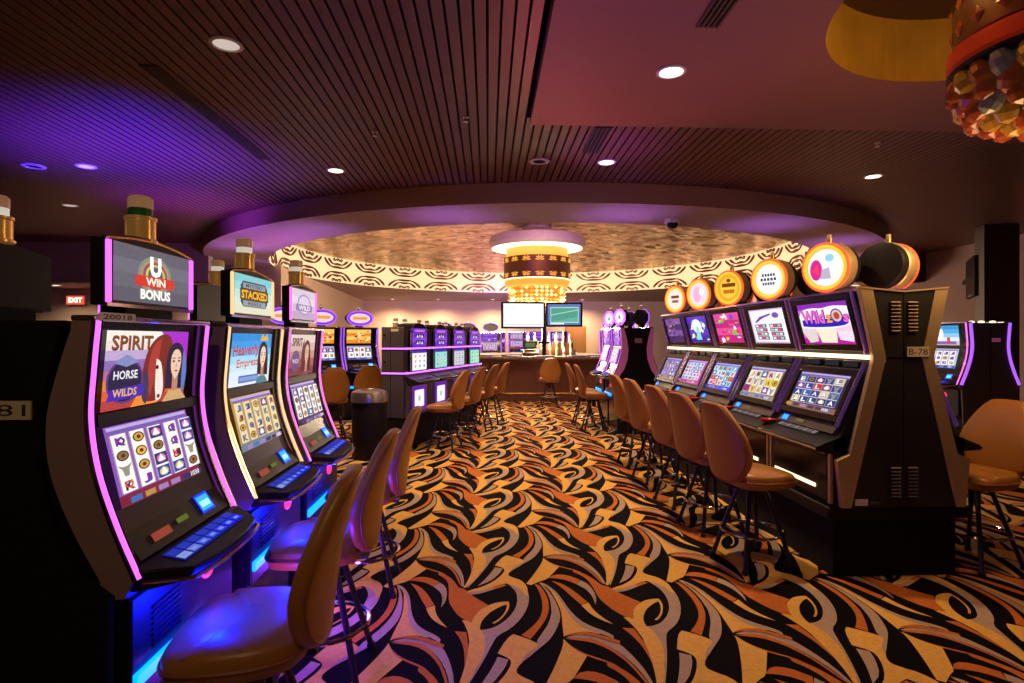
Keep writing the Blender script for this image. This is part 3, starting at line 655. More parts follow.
def machine_a(label, loc, rz, neon, upper, lower, topper='box', tart=None, scale=1, group=None, number=None, bar='bar_cyan', mid='candle_white', cat='slot machine', lo_name='screen'):
    t = thing('slot_machine', label, cat, loc, rz, group, scale); t.scale = (1.08 * scale, scale, scale)
    body = [(y + .012, z) for y, z in ACUR] + [(-.09, .80), (-.075, .46), (-.035, .43), (-.035, .07), (.0, .0), (.24, 0), (.24, 1.548)]
    MB().prism(body, -.288, .288).build('body', 'black_gloss', t)
    bw = [.045, .075, .098, .108, .10, .085]
    bc = curve([(y + w_, z) for (y, z), w_ in zip(APROF, bw)], 5)
    sp = ACUR + [(-.09, .79), (-.04, .785), (-.01, .80)] + bc[::-1][:-1] + [(.052, 1.55)]
    for s in (-1, 1):
        MB().prism(sp, s * .288, s * .302).build('side_panel', 'mauve_side', t)
        MB().tube([(s * .284, y - .006, z) for y, z in ACUR], .0075, 8).build('neon_tube', neon, t)
        MB().tube([(s * .266, y - .002, z) for y, z in ACUR], .006, 6).tube([(s * .298, y - .004, z) for y, z in ACUR], .006, 6).build('edge_trim', 'chrome', t)
    MB().box(-.302, .302, -.008, .055, 1.55, 1.566).build('top_cap', 'chrome', t, bevel=.004)
    A = panel_art(.235, 1.29, 1.525, .004); upper(A); A.done('upper_screen', 'screen', t)
    A = panel_art(.235, 1.015, 1.245, .0); lower(A); A.done('lower_screen', 'screen', t)
    MB().prism([(a_front(1.30) - .0, 1.285), (a_front(1.25) - .002, 1.252), (a_front(1.25) + .02, 1.25), (a_front(1.29) + .02, 1.29)], -.25, .25).build('screen_divider', 'black_satin', t)
    # control area
    MB().prism([(-.045, .955), (-.10, .872), (-.06, .86), (.0, .955)], -.25, .25).build('control_panel', 'black_satin', t)
    A = Art((.095, -.0915, .892), (.08, 0, 0), (0, .0384, .058)); A.rect(0, 1, 0, 1, '#0a2ae0'); A.rect(.08, .92, .12, .88, '#1c86ff'); A.rect(.16, .84, .3, .6, '#7fd8ff'); A.done('credit_display', 'screen_bright', t)
    A = Art((-.17, -.0895, .895), (.09, 0, 0), (0, .0146, .022)); A.rect(0, 1, 0, 1, '#c0503a'); A.done('bill_slot_light', 'screen_dim', t)
    A = Art((-.04, -.083, .905), (.06, 0, 0), (0, .0093, .014)); A.rect(0, 1, 0, 1, '#7a8a2a'); A.done('ticket_slot_light', 'screen_dim', t)
    pl = [(.285, -.06), (.285, -.125), (.21, -.225), (.10, -.242), (-.10, -.242), (-.21, -.225), (-.285, -.125), (-.285, -.06)]; n = len(pl)
    zt = lambda y: .872 + (y + .06) * .21
    b = MB(); b.raw([(x, y, zt(y)) for x, y in pl] + [(x * .97, y * .95, .795) for x, y in pl], [tuple(range(n))[::-1], tuple(range(n, 2 * n))] + [(i, (i + 1) % n, n + (i + 1) % n, n + i) for i in range(n)])
    dk = b.build('deck', 'black_satin', t, bevel=.006)
    MB().tube([(x * 1.01, y * 1.01, zt(y) - .03) for x, y in pl[1:-1]], .008, 8).build('deck_lip', 'chrome', t)
    A = Art((-.19, -.190, zt(-.190) + .003), (.38, 0, 0), (0, .072, .072 * .21)); A.rect(0, 1, 0, 1, '#081478')
    for i in range(7):
        A.rect(.02 + i * .14, .14 + i * .14, .10, .48, ['#7f90c8', '#5a70c8', '#3a55d0', '#2a40d8', '#2034e0', '#1a2cf0', '#1420ff'][i]); A.rect(.02 + i * .14, .14 + i * .14, .54, .92, '#1c30a8'); A.rect(.045 + i * .14, .11 + i * .14, .2, .36, '#6f88d8')
    A.done('button_panel', 'screen', dk)
    # lower door
    dr = MB().box(-.287, .287, -.098, -.07, .47, .78).build('lower_door', 'black_satin', t, bevel=.006)
    for i in range(8): MB().box(-.20, -.06, -.104, -.096, .60 + i * .016, .608 + i * .016).build('grille_slat', 'black_gloss', dr, smooth=0)
    b = MB(); b.tube([(.10 + .032 * math.cos(R(a)), -.102, .70 + .026 * math.sin(R(a))) for a in range(0, 360, 20)], .006, 6, True); b.tube([(.085, -.103, .69), (.10, -.103, .708), (.118, -.103, .71)], .005, 6); b.build('lit_logo', 'logo_red', dr)
    if bar:
        MB().box(-.285, .13, -.112, -.098, .53, .57).build('light_bar', bar, dr, bevel=.003)
    # topper
    if topper == 'box':
        MB().box(-.12, .12, .03, .09, 1.56, 1.605).build('topper_neck', 'black_matte', t)
        xs = [-.22 + .44 * i / 14 for i in range(15)]
        arch = [(x, 1.795 + .022 * math.cos(x / .22 * math.pi / 2)) for x in xs]
        tp = MB().prism([(-.22, 1.60)] + arch + [(.22, 1.60)], .022, .062, 'y').build('topper', 'black_satin', t)
        MB().tube([(x, .022, z + .002) for x, z in arch], .007, 6).build('topper_crown', 'chrome', tp)
        for s in (-1, 1): MB().box(s * .212 - .006, s * .212 + .006, .010, .024, 1.607, 1.79).build('topper_neon', neon, tp, bevel=.003)
        MB().box(-.22, .22, .014, .03, 1.596, 1.606).build('topper_sill', 'chrome', tp)
        A = Art((-.195, .016, 1.615), (.39, 0, 0), (0, 0, .175)); (tart or (lambda A: A.rect(0, 1, 0, 1, '#5a4a6a')))(A); A.done('topper_screen', 'screen', tp)
        candle(t, 0.0, .062, 1.815, 1.0, mid)
    elif topper in ('round', 'oval'):
        MB().box(-.05, .05, .05, .12, 1.56, 1.64).build('topper_neck', 'black_matte', t)
        sx = 1.0 if topper == 'round' else 1.45
        nn = 8 if topper == 'round' else 24; ph = math.pi / 8 if topper == 'round' else 0
        rr_ = .11 if topper == 'round' else .15
        pl2 = [(rr_ * sx * math.cos(2 * math.pi * i / nn + ph), 1.72 + .125 * math.sin(2 * math.pi * i / nn + ph)) for i in range(nn)]
        tp = MB().prism(pl2, -.05, .05, 'y').build('topper', 'black_satin', t, loc=(0, .09, 0)); tp.rotation_euler = (0, 0, R(38) if topper == 'round' else 0)
        MB().tube([(x, -.052, z) for x, z in pl2], .010, 6, True).build('topper_neon', neon, tp)
        A = Art((-rr_ * sx, -.053, 1.595), (2 * rr_ * sx, 0, 0), (0, 0, .25)); A.k = 0
        (tart or (lambda A: None))(A)
        if A.f: A.done('topper_screen', 'screen', tp)
        candle(t, 0, .09, 1.845, .55, mid)
    if number:
        A = Art((-.285, -.0095, 1.551), (.15, 0, 0), (0, 0, .024)); A.rect(0, 1, 0, 1, '#8f6a5c'); A.text(number, .5, .5, .62, '#2a100c', .8, .02); A.done('number_plate', 'screen_dim', t)
    return t
def black_art(A): A.rect(0, 1, 0, 1, '#17121c')
def top_bonus(A):
    A.grad(0, 1, 0, 1, ['#5c5866', '#66626f', '#6e6a78', '#625e6a'])
    for r, c in ((.36, '#7d8a7a'), (.31, '#b08a6a'), (.26, '#8f4a6a'), (.21, '#c8c04a')): A.ell(.5, .52, r * .62, r * 1.0, c, 22)
    A.ell(.5, .52, .10, .17, '#5c5866', 18)
    A.poly([(.26, .30), (.74, .30), (.77, .40), (.74, .50), (.26, .50), (.23, .40)], '#d0382a')
    A.text('U', .5, .68, .38, '#ffffff', .15, .05); A.text('WIN', .5, .40, .15, '#fff4e0', .26, .03); A.text('BONUS', .5, .16, .19, '#f4f0ea', .40, .05)
def top_stacked(A):
    A.grad(0, 1, 0, 1, ['#d8d6bc', '#cfe0cc', '#b6dcd4', '#8fd0d2', '#7cc4cc'])
    A.poly([(.2, .18), (.8, .18), (.86, .3), (.86, .72), (.8, .84), (.2, .84), (.14, .72), (.14, .3)], '#3c4654')
    A.rect(.2, .8, .66, .80, '#8f9aa0'); A.rect(.2, .8, .2, .34, '#8f9aa0')
    A.text('MYSTERY', .5, .73, .09, '#2a3038', .46, .01); A.rect(.12, .88, .36, .64, '#54350e'); A.text('STACKED', .5, .5, .22, '#f0b030', .70, .04); A.text('REELS', .5, .27, .09, '#2a3038', .36, .01)
def top_pale(A):
    A.grad(0, 1, 0, 1, ['#b59ab8', '#c8b4cc', '#d8cbdc', '#cfc0d2']); A.ell(.5, .5, .3, .36, '#a48ab0'); A.ell(.5, .5, .25, .30, '#d2c4da'); A.rect(.15, .85, .28, .5, '#8a70a4'); A.text('WILD', .5, .39, .16, '#e8def0', .5, .03)
def art_empress(A):
    A.grad(0, 1, 0, 1, ['#dfe4ee', '#d5e2f0', '#c3ddf0', '#9fd0ee', '#63b4e6', '#2f96dc', '#1f86d2'])
    art_woman(A, .78, .52, .62, '#241a22', '#ecc7b0', '#4f7f86'); A.poly([(.66, .86), (.72, 1), (.78, .93), (.84, 1), (.9, .86)], '#d8a83a')
    A.text('Heavenly', .33, .66, .26, '#7a1420', .62, .02, rot=.05); A.text('Heavenly', .325, .67, .25, '#d42a40', .61, 0, rot=.05); A.text('Empress', .38, .42, .2, '#9a3018', .52, .01, rot=.05); A.text('Empress', .375, .43, .19, '#e0723a', .51, 0, rot=.05)
    A.rect(.18, .66, .06, .20, '#4a6ab0'); A.rect(.2, .64, .09, .17, '#7f9ad0')
def art_portrait(A):
    A.grad(0, 1, 0, 1, ['#7a3a3a', '#a05a50', '#b9897a', '#c9aaa0', '#d8c4bc']); art_woman(A, .66, .5, .7, '#4a1a24', '#dba88c', '#8a3a5a'); A.blob([(.44, .1), (.42, .6), (.5, .9), (.56, .5), (.52, .05)], '#5a2430'); A.text('SPIRIT', .24, .82, .2, '#3a1a18', .4, .03); A.ell(.2, .36, .16, .26, '#6a4a7a'); A.text('WILDS', .2, .36, .1, '#e0d0d8', .24, .02)
# left bank: three in front, three backing on to them
AX = -1.08
ys = (1.925, 2.724, 3.45)
machine_a('curved slot machine with purple neon edges, horse-and-woman screen and bonus sign', (AX, ys[0], 0), R(90), 'neon_purple', art_horse, lambda A: art_reels(A, 3, glyphs='AKQJ'), 'box', top_bonus, number='20018', mid='candle_green', group='left slot bank')
machine_a('curved slot machine with gold neon edges and pale blue screen, middle of the left three', (AX, ys[1], 0), R(90), 'neon_gold', art_empress, lambda A: art_reels(A, 8, frame='#b8893a', foot='#6a7a90', bg='#e3cf9a', pal=('#3a4a9a', '#8a4a20', '#5a2a7a', '#3a6a9a')), 'box', top_stacked, group='left slot bank')
machine_a('curved slot machine with pink neon edges and red-haired woman screen, last of the left three', (AX, ys[2], 0), R(90), 'neon_pink', art_portrait, lambda A: art_reels(A, 12, frame='#4a3a6a', foot='#3a2040'), 'box', top_pale, group='left slot bank')
for k in range(3):
    machine_a('slot machine facing away behind the left machines, %s of its row' % ['nearest', 'middle', 'last'][k], (2 * -1.372 - AX, ys[k], 0), R(-90), 'neon_purple', lambda A: art_splash(A, k + 50, ['#402060', '#a04080', '#e0a040']), lambda A: art_reels(A, 20 + k), 'box', black_art, group='back row of the left slot bank')
# added points, no fittings: strengthen the blue and violet glow below the left decks
for y in ys: lamp('blue_deck_fill', 'POINT', (-.86, y - .12, .72), 24, (0.0, 0.006, 1.0), shadow_soft_size=.03)
lamp('violet_floor_fill', 'POINT', (-.80, 2.2, .35), 17, (0.20, 0.03, 1.0), shadow_soft_size=.05)
lamp('violet_floor_fill', 'POINT', (-.80, 3.1, .35), 17, (0.20, 0.03, 1.0), shadow_soft_size=.05)

def number_plate(t, text, x0, x1, y, z0, z1):
    A = Art((x0, y, z0), (x1 - x0, 0, 0), (0, 0, z1 - z0)); A.box(x0, x1, y, y + .006, z0, z1); n0 = len(A.f)
    A.text(text, .5, .5, .62, (0, 0, 0), .86)
    A.m = [0] * n0 + [1] * (len(A.f) - n0); A.c = [None] * len(A.f)
    return A.build('number_plate', ['plate_cream', 'ink'], t, smooth=0)
def end_panel_a(label, cx, y, scale, text, neon=None, pl=(-.045, .138)):
    t = thing('bank_end_panel', label, 'end panel', (cx, y, 0), 0, None, scale)
    hw = [(.0, 1.55), (.215, 1.55), (.18, 1.42), (.15, 1.28), (.15, 1.135), (.19, .98), (.265, .86), (.34, .80), (.335, .46), (.295, .43), (.295, 0), (0, 0)]
    for s in (-1, 1): MB().prism([(s * x, z) for x, z in hw], -.02, 0.0, 'y').build('panel_half', 'black_matte' if not neon else 'grey_panel', t, smooth=0)
    MB().box(-.003, .003, -.022, -.0, 0, 1.55).build('seam', 'black_gloss', t, smooth=0)
    if neon:
        for s in (-1, 1):
            MB().tube([(s * (.26 - .0 - y_), -.012, z) for y_, z in ACUR], .012, 8).build('neon_edge', neon, t)
    number_plate(t, text, pl[0], pl[1], -.026, 1.285, 1.335)
    return t
end_panel_a('black end panel of the left slot bank with cream number plate', -1.355, 1.596, 1.0, 'B-81')

# ------------------------------------------------------------------ right bank: screens above and below a lit rail, neon drum signs
BX = 2.575; BY0 = 3.46; BP = .793
def yb_up(z): return -.285 + .105 * (1.80 - z) / .41
def yb_lo(z): return -.185 - .20 * (1.36 - z) / .43
def machine_b(label, loc, rz, up, lo, face, group, ring='neon_orange'):
    t = thing('slot_machine', label, 'slot machine', loc, rz, group)
    h = BP / 2 - .006
    MB().prism([(-.27, 1.80), (-.165, 1.40), (-.165, 1.36), (-.35, .93), (-.36, .905), (-.42, .86), (-.42, .45), (-.01, .45), (-.01, 1.80)], -h, h).build('body', 'black_satin', t)
    MB().prism([(-.30, 1.80), (-.29, 1.815), (-.01, 1.815), (-.01, 1.80)], -h, h).build('top_cap', 'chrome_violet_sheen', t)
    def frame(name, z0, z1, hw, fy, wd=.045, th=.02):
        y0, y1 = fy(z0), fy(z1); o = Vector((0, y0, z0)); ey = Vector((0, y1 - y0, z1 - z0)); L = ey.length; ey.normalize(); nn = Vector((0, -ey.z, ey.y))
        def bar(b, a0, a1, s0, s1):
            v = [o + Vector((x, 0, 0)) + ey * s + nn * d for d in (0, th) for s in (s0, s1) for x in (a0, a1)]
            b.raw(v, [(0, 2, 3, 1), (4, 5, 7, 6), (0, 1, 5, 4), (2, 6, 7, 3), (0, 4, 6, 2), (1, 3, 7, 5)])
        b = MB(); bar(b, -hw, hw, 0, wd); bar(b, -hw, hw, L - wd, L); bar(b, -hw, -hw + wd, wd, L - wd); bar(b, hw - wd, hw, wd, L - wd)
        b.build(name, 'black_gloss', t, bevel=.004)
        return o, ey, nn, L
    o, ey, nn, L = frame('upper_bezel', 1.425, 1.795, .345, yb_up)
    A = Art(o + Vector((-.30, 0, 0)) + ey * .045 + nn * .004, (.60, 0, 0), ey * (L - .09)); up(A); A.done('upper_screen', 'screen', t)
    o, ey, nn, L = frame('lower_bezel', .965, 1.30, .345, yb_lo)
    A = Art(o + Vector((-.30, 0, 0)) + ey * .045 + nn * .004, (.60, 0, 0), ey * (L - .09)); lo(A); A.done('lower_screen', 'screen', t)
    for s in (-1, 1):
        MB().tube([(s * .368, yb_up(1.80) - .012, 1.80), (s * .368, yb_up(1.41) - .012, 1.41)], .013, 8).build('edge_trim', 'chrome_violet_sheen', t)
        MB().tube([(s * .368, yb_lo(1.345) - .016, 1.345), (s * .368, yb_lo(.95) - .016, .95)], .013, 8).build('edge_trim', 'chrome_violet_sheen', t)
    MB().box(-h - .006, h + .006, -.215, -.165, 1.372, 1.398).build('light_rail', 'rail_warm', t, bevel=.005)
    for x in (-.2, .02, .22): MB().box(x - .08, x + .08, -.205, -.18, 1.315, 1.36).build('speaker_panel', 'black_gloss', t, bevel=.004)
    # control strip, deck
    MB().prism([(-.355, .965), (-.40, .90), (-.36, .89), (-.32, .965)], -.34, .34).build('control_panel', 'grey_panel', t)
    A = Art((-.30, -.398, .908), (.085, 0, 0), (0, .028, .042)); A.rect(0, 1, 0, 1, '#0a3ab0'); A.rect(.1, .9, .15, .85, '#2a8cff'); A.done('credit_display', 'screen_bright', t)
    A = Art((-.10, -.394, .918), (.09, 0, 0), (0, .014, .022)); A.rect(0, 1, 0, 1, '#8a7a50'); A.done('ticket_slot_light', 'screen_dim', t)
    dk = MB().prism([(-.34, .902), (-.39, .888), (-.53, .83), (-.535, .80), (-.40, .79), (-.34, .80)], -h, h).build('deck', 'black_satin', t, bevel=.006)
    A = Art((-.29, -.44, .872), (.50, 0, 0), (0, .05, .0215)); A.rect(0, 1, 0, 1, '#1c1820')
    for i in range(9): A.rect(.02 + i * .107, .10 + i * .107, .2, .85, '#8d7a6a' if i % 2 else '#a39aa8')
    A.done('button_row', 'screen_dim', dk)
    MB().tube([(-h, -.532, .815), (h, -.532, .815)], .008, 6).build('deck_lip', 'chrome', dk)
    dr = MB().box(-.34, .34, -.436, -.41, .48, .76).build('lower_door', 'black_gloss', t, bevel=.006)
    MB().box(-.30, .22, -.445, -.434, .535, .56).build('light_strip', 'strip_white', dr, bevel=.003)
    for s in (-1, 1): MB().box(s * .37 - .012, s * .37 + .012, -.44, -.41, .47, .78).build('door_trim', 'brushed', dr, smooth=0)
    MB().box(-.34, .34, -.45, -.43, .765, .785).build('door_handle', 'bar_wood', dr, bevel=.003)
    # drum sign, turned along the aisle
    a = R(27); d = Vector((math.sin(a), -math.cos(a), -.06)).normalized(); c = Vector((0, -.235, 1.995))
    dm = MB().lathe([(.10, -.17), (.150, -.16), (.158, -.14), (.158, -.09)], 32, c, ax=d).build('sign_drum', 'black_satin', t)
    MB().lathe([(.162, -.10), (.168, -.09), (.168, .0), (.160, .005), (.150, .0)], 32, c, ax=d).build('drum_shell', 'brushed', dm)
    q = Vector((0, 0, 1)).rotation_difference(d)
    MB().tube([c + q @ Vector((.143 * math.cos(R(k)), .143 * math.sin(R(k)), .012)) for k in range(0, 360, 10)], .013, 10, True).build('sign_neon', ring, dm)
    MB().tube([c + q @ Vector((.161 * math.cos(R(k)), .161 * math.sin(R(k)), .008)) for k in range(0, 360, 10)], .011, 8, True).build('sign_rim', 'neon_red', dm)
    ex = Vector((0, 0, 1)).cross(d) * -1; ex = d.cross(Vector((0, 0, 1))).normalized() * -1; eyv = d.cross(ex).normalized()
    A = Art(c + d * .006 - ex * .130 - eyv * .130, ex * .26, eyv * .26); face(A); A.done('sign_face', 'screen', dm)
    MB().box(-.05, .05, -.20, -.08, 1.81, 1.86).build('sign_bracket', 'black_satin', t)
    cc = c - d * .04; candle(t, cc.x, cc.y, cc.z + .165, .42, 'candle_clear')
    return t
def disc(A, c): A.ell(.5, .5, .49, .49, c, 32)
def face1(A): disc(A, '#f2f0f2'); A.ell(.24, .45, .17, .28, '#d8208a', 16); A.poly([(.35, .2), (.65, .2), (.6, .5), (.4, .45)], '#b8b0c8'); A.ell(.62, .75, .12, .10, '#8ad0ea', 14); A.poly([(.12, .42), (.30, .62), (.34, .3)], '#e83a6a')
def face2(A):
    disc(A, '#f0ece0'); A.ell(.5, .5, .38, .38, '#ffffff', 24)
    for b_, w_ in ((.64, .5), (.5, .6), (.36, .46)):
        for i in range(5): A.rect(.5 - w_ / 2 + i * w_ / 5, .5 - w_ / 2 + i * w_ / 5 + w_ / 7, b_ - .04, b_ + .05, '#30305a')
def face3(A): disc(A, '#e8a828'); A.ell(.5, .5, .38, .38, '#f0c840', 24); A.rect(.2, .8, .54, .68, '#7a3a10'); A.rect(.25, .75, .3, .44, '#c86a18'); A.ell(.5, .78, .1, .07, '#7a3a10', 12)
def face4(A): disc(A, '#f2d8e8'); A.ell(.42, .5, .22, .34, '#f4b0d0', 18); A.ell(.66, .6, .12, .16, '#ffffff', 14)
def face5(A): disc(A, '#f0e4d8'); A.rect(.25, .75, .55, .68, '#803020'); A.rect(.3, .7, .34, .46, '#a05028')
def up1(A):
    A.grad(0, 1, 0, 1, ['#b81a98', '#d868b8', '#e8c8e0', '#f0e0f0', '#e8d8f0', '#c468d0', '#8a2ab0'])
    A.poly([(.0, .30), (.3, .34), (.3, .06), (.12, .02)], '#d8d0c8'); A.poly([(.7, .3), (1, .3), (.95, .05), (.72, .1)], '#e8d8e8'); A.poly([(.3, .42), (.7, .42), (.66, .03), (.36, .03)], '#ece4cc')
    A.blob([(.02, .40), (.02, .84), (.3, .90), (.5, .86), (.7, .92), (.97, .88), (.98, .44), (.7, .38), (.3, .38)], '#f8f4fa')
    A.blob([(.05, .44), (.05, .6), (.95, .62), (.95, .46), (.7, .41), (.3, .41)], '#2418b8')
    A.text('Wild', .30, .66, .36, '#3a14a0', .48, .06); A.text('Wild', .295, .67, .34, '#e868b8', .45, .03); A.text('z', .61, .60, .22, '#3a14a0', .13, .06); A.text('z', .608, .61, .2, '#f0a030', .12, .03)
    A.ell(.76, .67, .11, .17, '#4a18a0', 22); A.ell(.76, .67, .09, .14, '#e0b8a8', 20); A.ell(.76, .67, .055, .085, '#a8482a', 16); A.text('s', .92, .60, .22, '#3a14a0', .12, .06); A.text('s', .918, .61, .2, '#e868b8', .10, .03)
def up2(A):
    A.rect(0, 1, 0, 1, '#d8a8d0'); A.rect(.03, .97, .04, .96, '#eeeaf0'); A.poly([(.12, .62), (.3, .78), (.6, .86), (.62, .82), (.34, .72), (.2, .62)], '#6a3a9a'); A.ell(.74, .8, .09, .08, '#7a4aa8', 14)
    for x0 in (.12, .55):
        for r in range(4):
            A.rect(x0, x0 + .33, .10 + r * .12, .20 + r * .12, '#26262e')
            for i in range(3): A.rect(x0 + .02 + i * .10, x0 + .10 + i * .10, .12 + r * .12, .18 + r * .12, ['#e8e8f0', '#d84a8a', '#b8c0d0'][(i + r) % 3])
up3 = lambda A: art_splash(A, 5, ['#c01a78', '#e04a98', '#f0d040', '#f0e8f0', '#70c040', '#8a3ac8', '#e83040', '#f8f0d0'], 40)
def up4(A): art_splash(A, 6, ['#3a1a98', '#5a28c0', '#6ac8d8', '#f0f4f8', '#9ae0c8', '#f0e890'], 26); A.ell(.5, .62, .22, .28, '#e6f4f0', 18); A.poly([(.38, .1), (.62, .1), (.56, .6), (.44, .6)], '#8ad8d0')
up5 = lambda A: art_splash(A, 9, ['#3a1c58', '#7a4a98', '#a878b8', '#5a3070', '#c8a078'], 26)
CARD = ('#ffffff', '#dfe8ff')
lo1 = lambda A: art_reels(A, 31, 5, 4, frame='#2a2440', foot='#8a5a40', bg='#d8d0c8', pal=CARD, glyphs='LEA', dark=['#1c3a8a', '#20488a', '#2a5aa0', '#d8c09a', '#1c3a8a', '#c0281c'])
lo2 = lambda A: art_reels(A, 36, 5, 3, frame='#6a5a50', foot='#a08a70', bg='#e0d8cc', pal=('#b01a6a', '#c02838', '#d8a820', '#303038'), glyphs='AKWJ', dark=['#ece4d8', '#d8d0c8', '#8a1a90', '#e8c838'])
lo3 = lambda A: art_reels(A, 41, 5, 4, frame='#4a2ac0', foot='#3a30c8', bg='#c8e0f0', pal=('#d83a3a', '#3050b0', '#f0f0f8'), glyphs='QKAJ', dark=['#7ac8e0', '#e8c8d8', '#c0d8f0', '#3ab0c0', '#d82a28'])
lo4 = lambda A: art_reels(A, 44, 5, 5, frame='#b02a98', foot='#c838a0', bg='#d0c8f0', pal=('#5a3ac0', '#b02a8a', '#3a7ac0'), glyphs='AKQJ', dark=['#c8d0f0', '#e8c0e0', '#a8c8e8'])
lo5 = lambda A: art_reels(A, 47, 5, 4, frame='#2a2a6a', foot='#b07a4a', bg='#8a90d0', pal=('#e8e8ff', '#c8a8e0'), glyphs='AKQJ', dark=['#5a64b0', '#3a4a98', '#8a6ab0'])
ups = [up1, up2, up3, up4, up5]; los = [lo1, lo2, lo3, lo4, lo5]; fcs = [face1, face2, face3, face4, face5]
what = ['cartoon-lettered screen', 'white paytable screen', 'magenta splash screen', 'violet and turquoise screen', 'dim purple screen']
for k in range(5):
    machine_b('tall slot machine with round neon drum sign and ' + what[k], (BX, BY0 + BP * (k + .5), 0), R(-90), ups[k], los[k], fcs[k], 'drum-sign slot machines')
for k in range(5):
    machine_b('slot machine behind the right row, drum sign facing away, %s' % ORD[k], (BX, BY0 + BP * (k + .5), 0), R(90), up5, lo5, face4, 'back row of the drum-sign machines')
t = thing('slot_bank_base', 'long black plinth under the drum-sign machines', 'plinth', (BX, BY0, 0))
MB().box(-.46, .46, .0, BP * 5, .37, .45).build('top_slab', 'black_satin', t, bevel=.012)
MB().box(-.40, .40, .05, BP * 5 - .03, 0, .37).build('kick', 'black_matte', t, smooth=0)
for k in range(4):
    t = thing('red_dish', 'small red dish on the deck ledge, %s from the near end of the right row' % ['first', 'second', 'third', 'fourth'][k], 'dish', (BX - .445, BY0 + BP * (k + 1), .868), 0, 'red dishes on the right decks')
    MB().lathe([(.03, 0), (.05, .004), (.062, .026), (.056, .026), (.044, .010), (.001, .008)], 20).build('bowl', 'red_dish', t)

# end panel of the right bank
t = thing('bank_end_panel', 'black hourglass end panel with brushed gold edges and vents, right slot bank', 'end panel', (BX, BY0 - .001, 0))
inn = [(0, 1.795), (.20, 1.815), (.115, 1.385), (.335, .455), (0, .455)]
for s in (-1, 1):
    ph = MB().prism([(s * (x if x else .003), z) for x, z in inn], -.03, 0, 'y').build('panel_half', 'end_black', t, smooth=0)
    out = [(.285, 1.815), (.20, 1.815), (.115, 1.385), (.335, .455), (.395, .455), (.425, .75), (.345, .785), (.195, 1.372), (.195, 1.398)]
    MB().prism([(s * x, z) for x, z in out], -.036, 0, 'y').build('gold_edge', 'brushed', t, smooth=0, bevel=.003)
    for k in range(9): MB().prism([(-.034, 1.545 + k * .022), (-.044, 1.549 + k * .022), (-.034, 1.557 + k * .022)], s * .025, s * .085).build('louver', 'louver', ph, smooth=0)
    for k in range(9): MB().prism([(-.034, .52 + k * .022), (-.044, .524 + k * .022), (-.034, .532 + k * .022)], s * .025, s * .085).build('louver', 'grey_panel', ph, smooth=0)
    MB().box(min(s * .003, s * .115), max(s * .003, s * .115), -.033, -.029, 1.383, 1.388).build('seam', 'black_gloss', ph, smooth=0)
MB().prism([(-.285, 1.815), (0, 1.79), (.285, 1.815), (.285, 1.825), (0, 1.80), (-.285, 1.825)], -.04, .0, 'y').build('top_edge', 'brushed', t, smooth=0)
number_plate(t, 'B-78', .015, .155, -.042, 1.39, 1.452)
MB().box(-.15, -.115, -.034, -.029, 1.355, 1.37).build('small_tag', 'plate_cream', t, smooth=0)
MB().box(-.31, -.23, -.034, -.029, .47, .51).build('sticker', 'white_plastic', t, smooth=0)
MB().box(-.215, -.15, -.034, -.029, .475, .492).build('sticker', 'grey_panel', t, smooth=0)

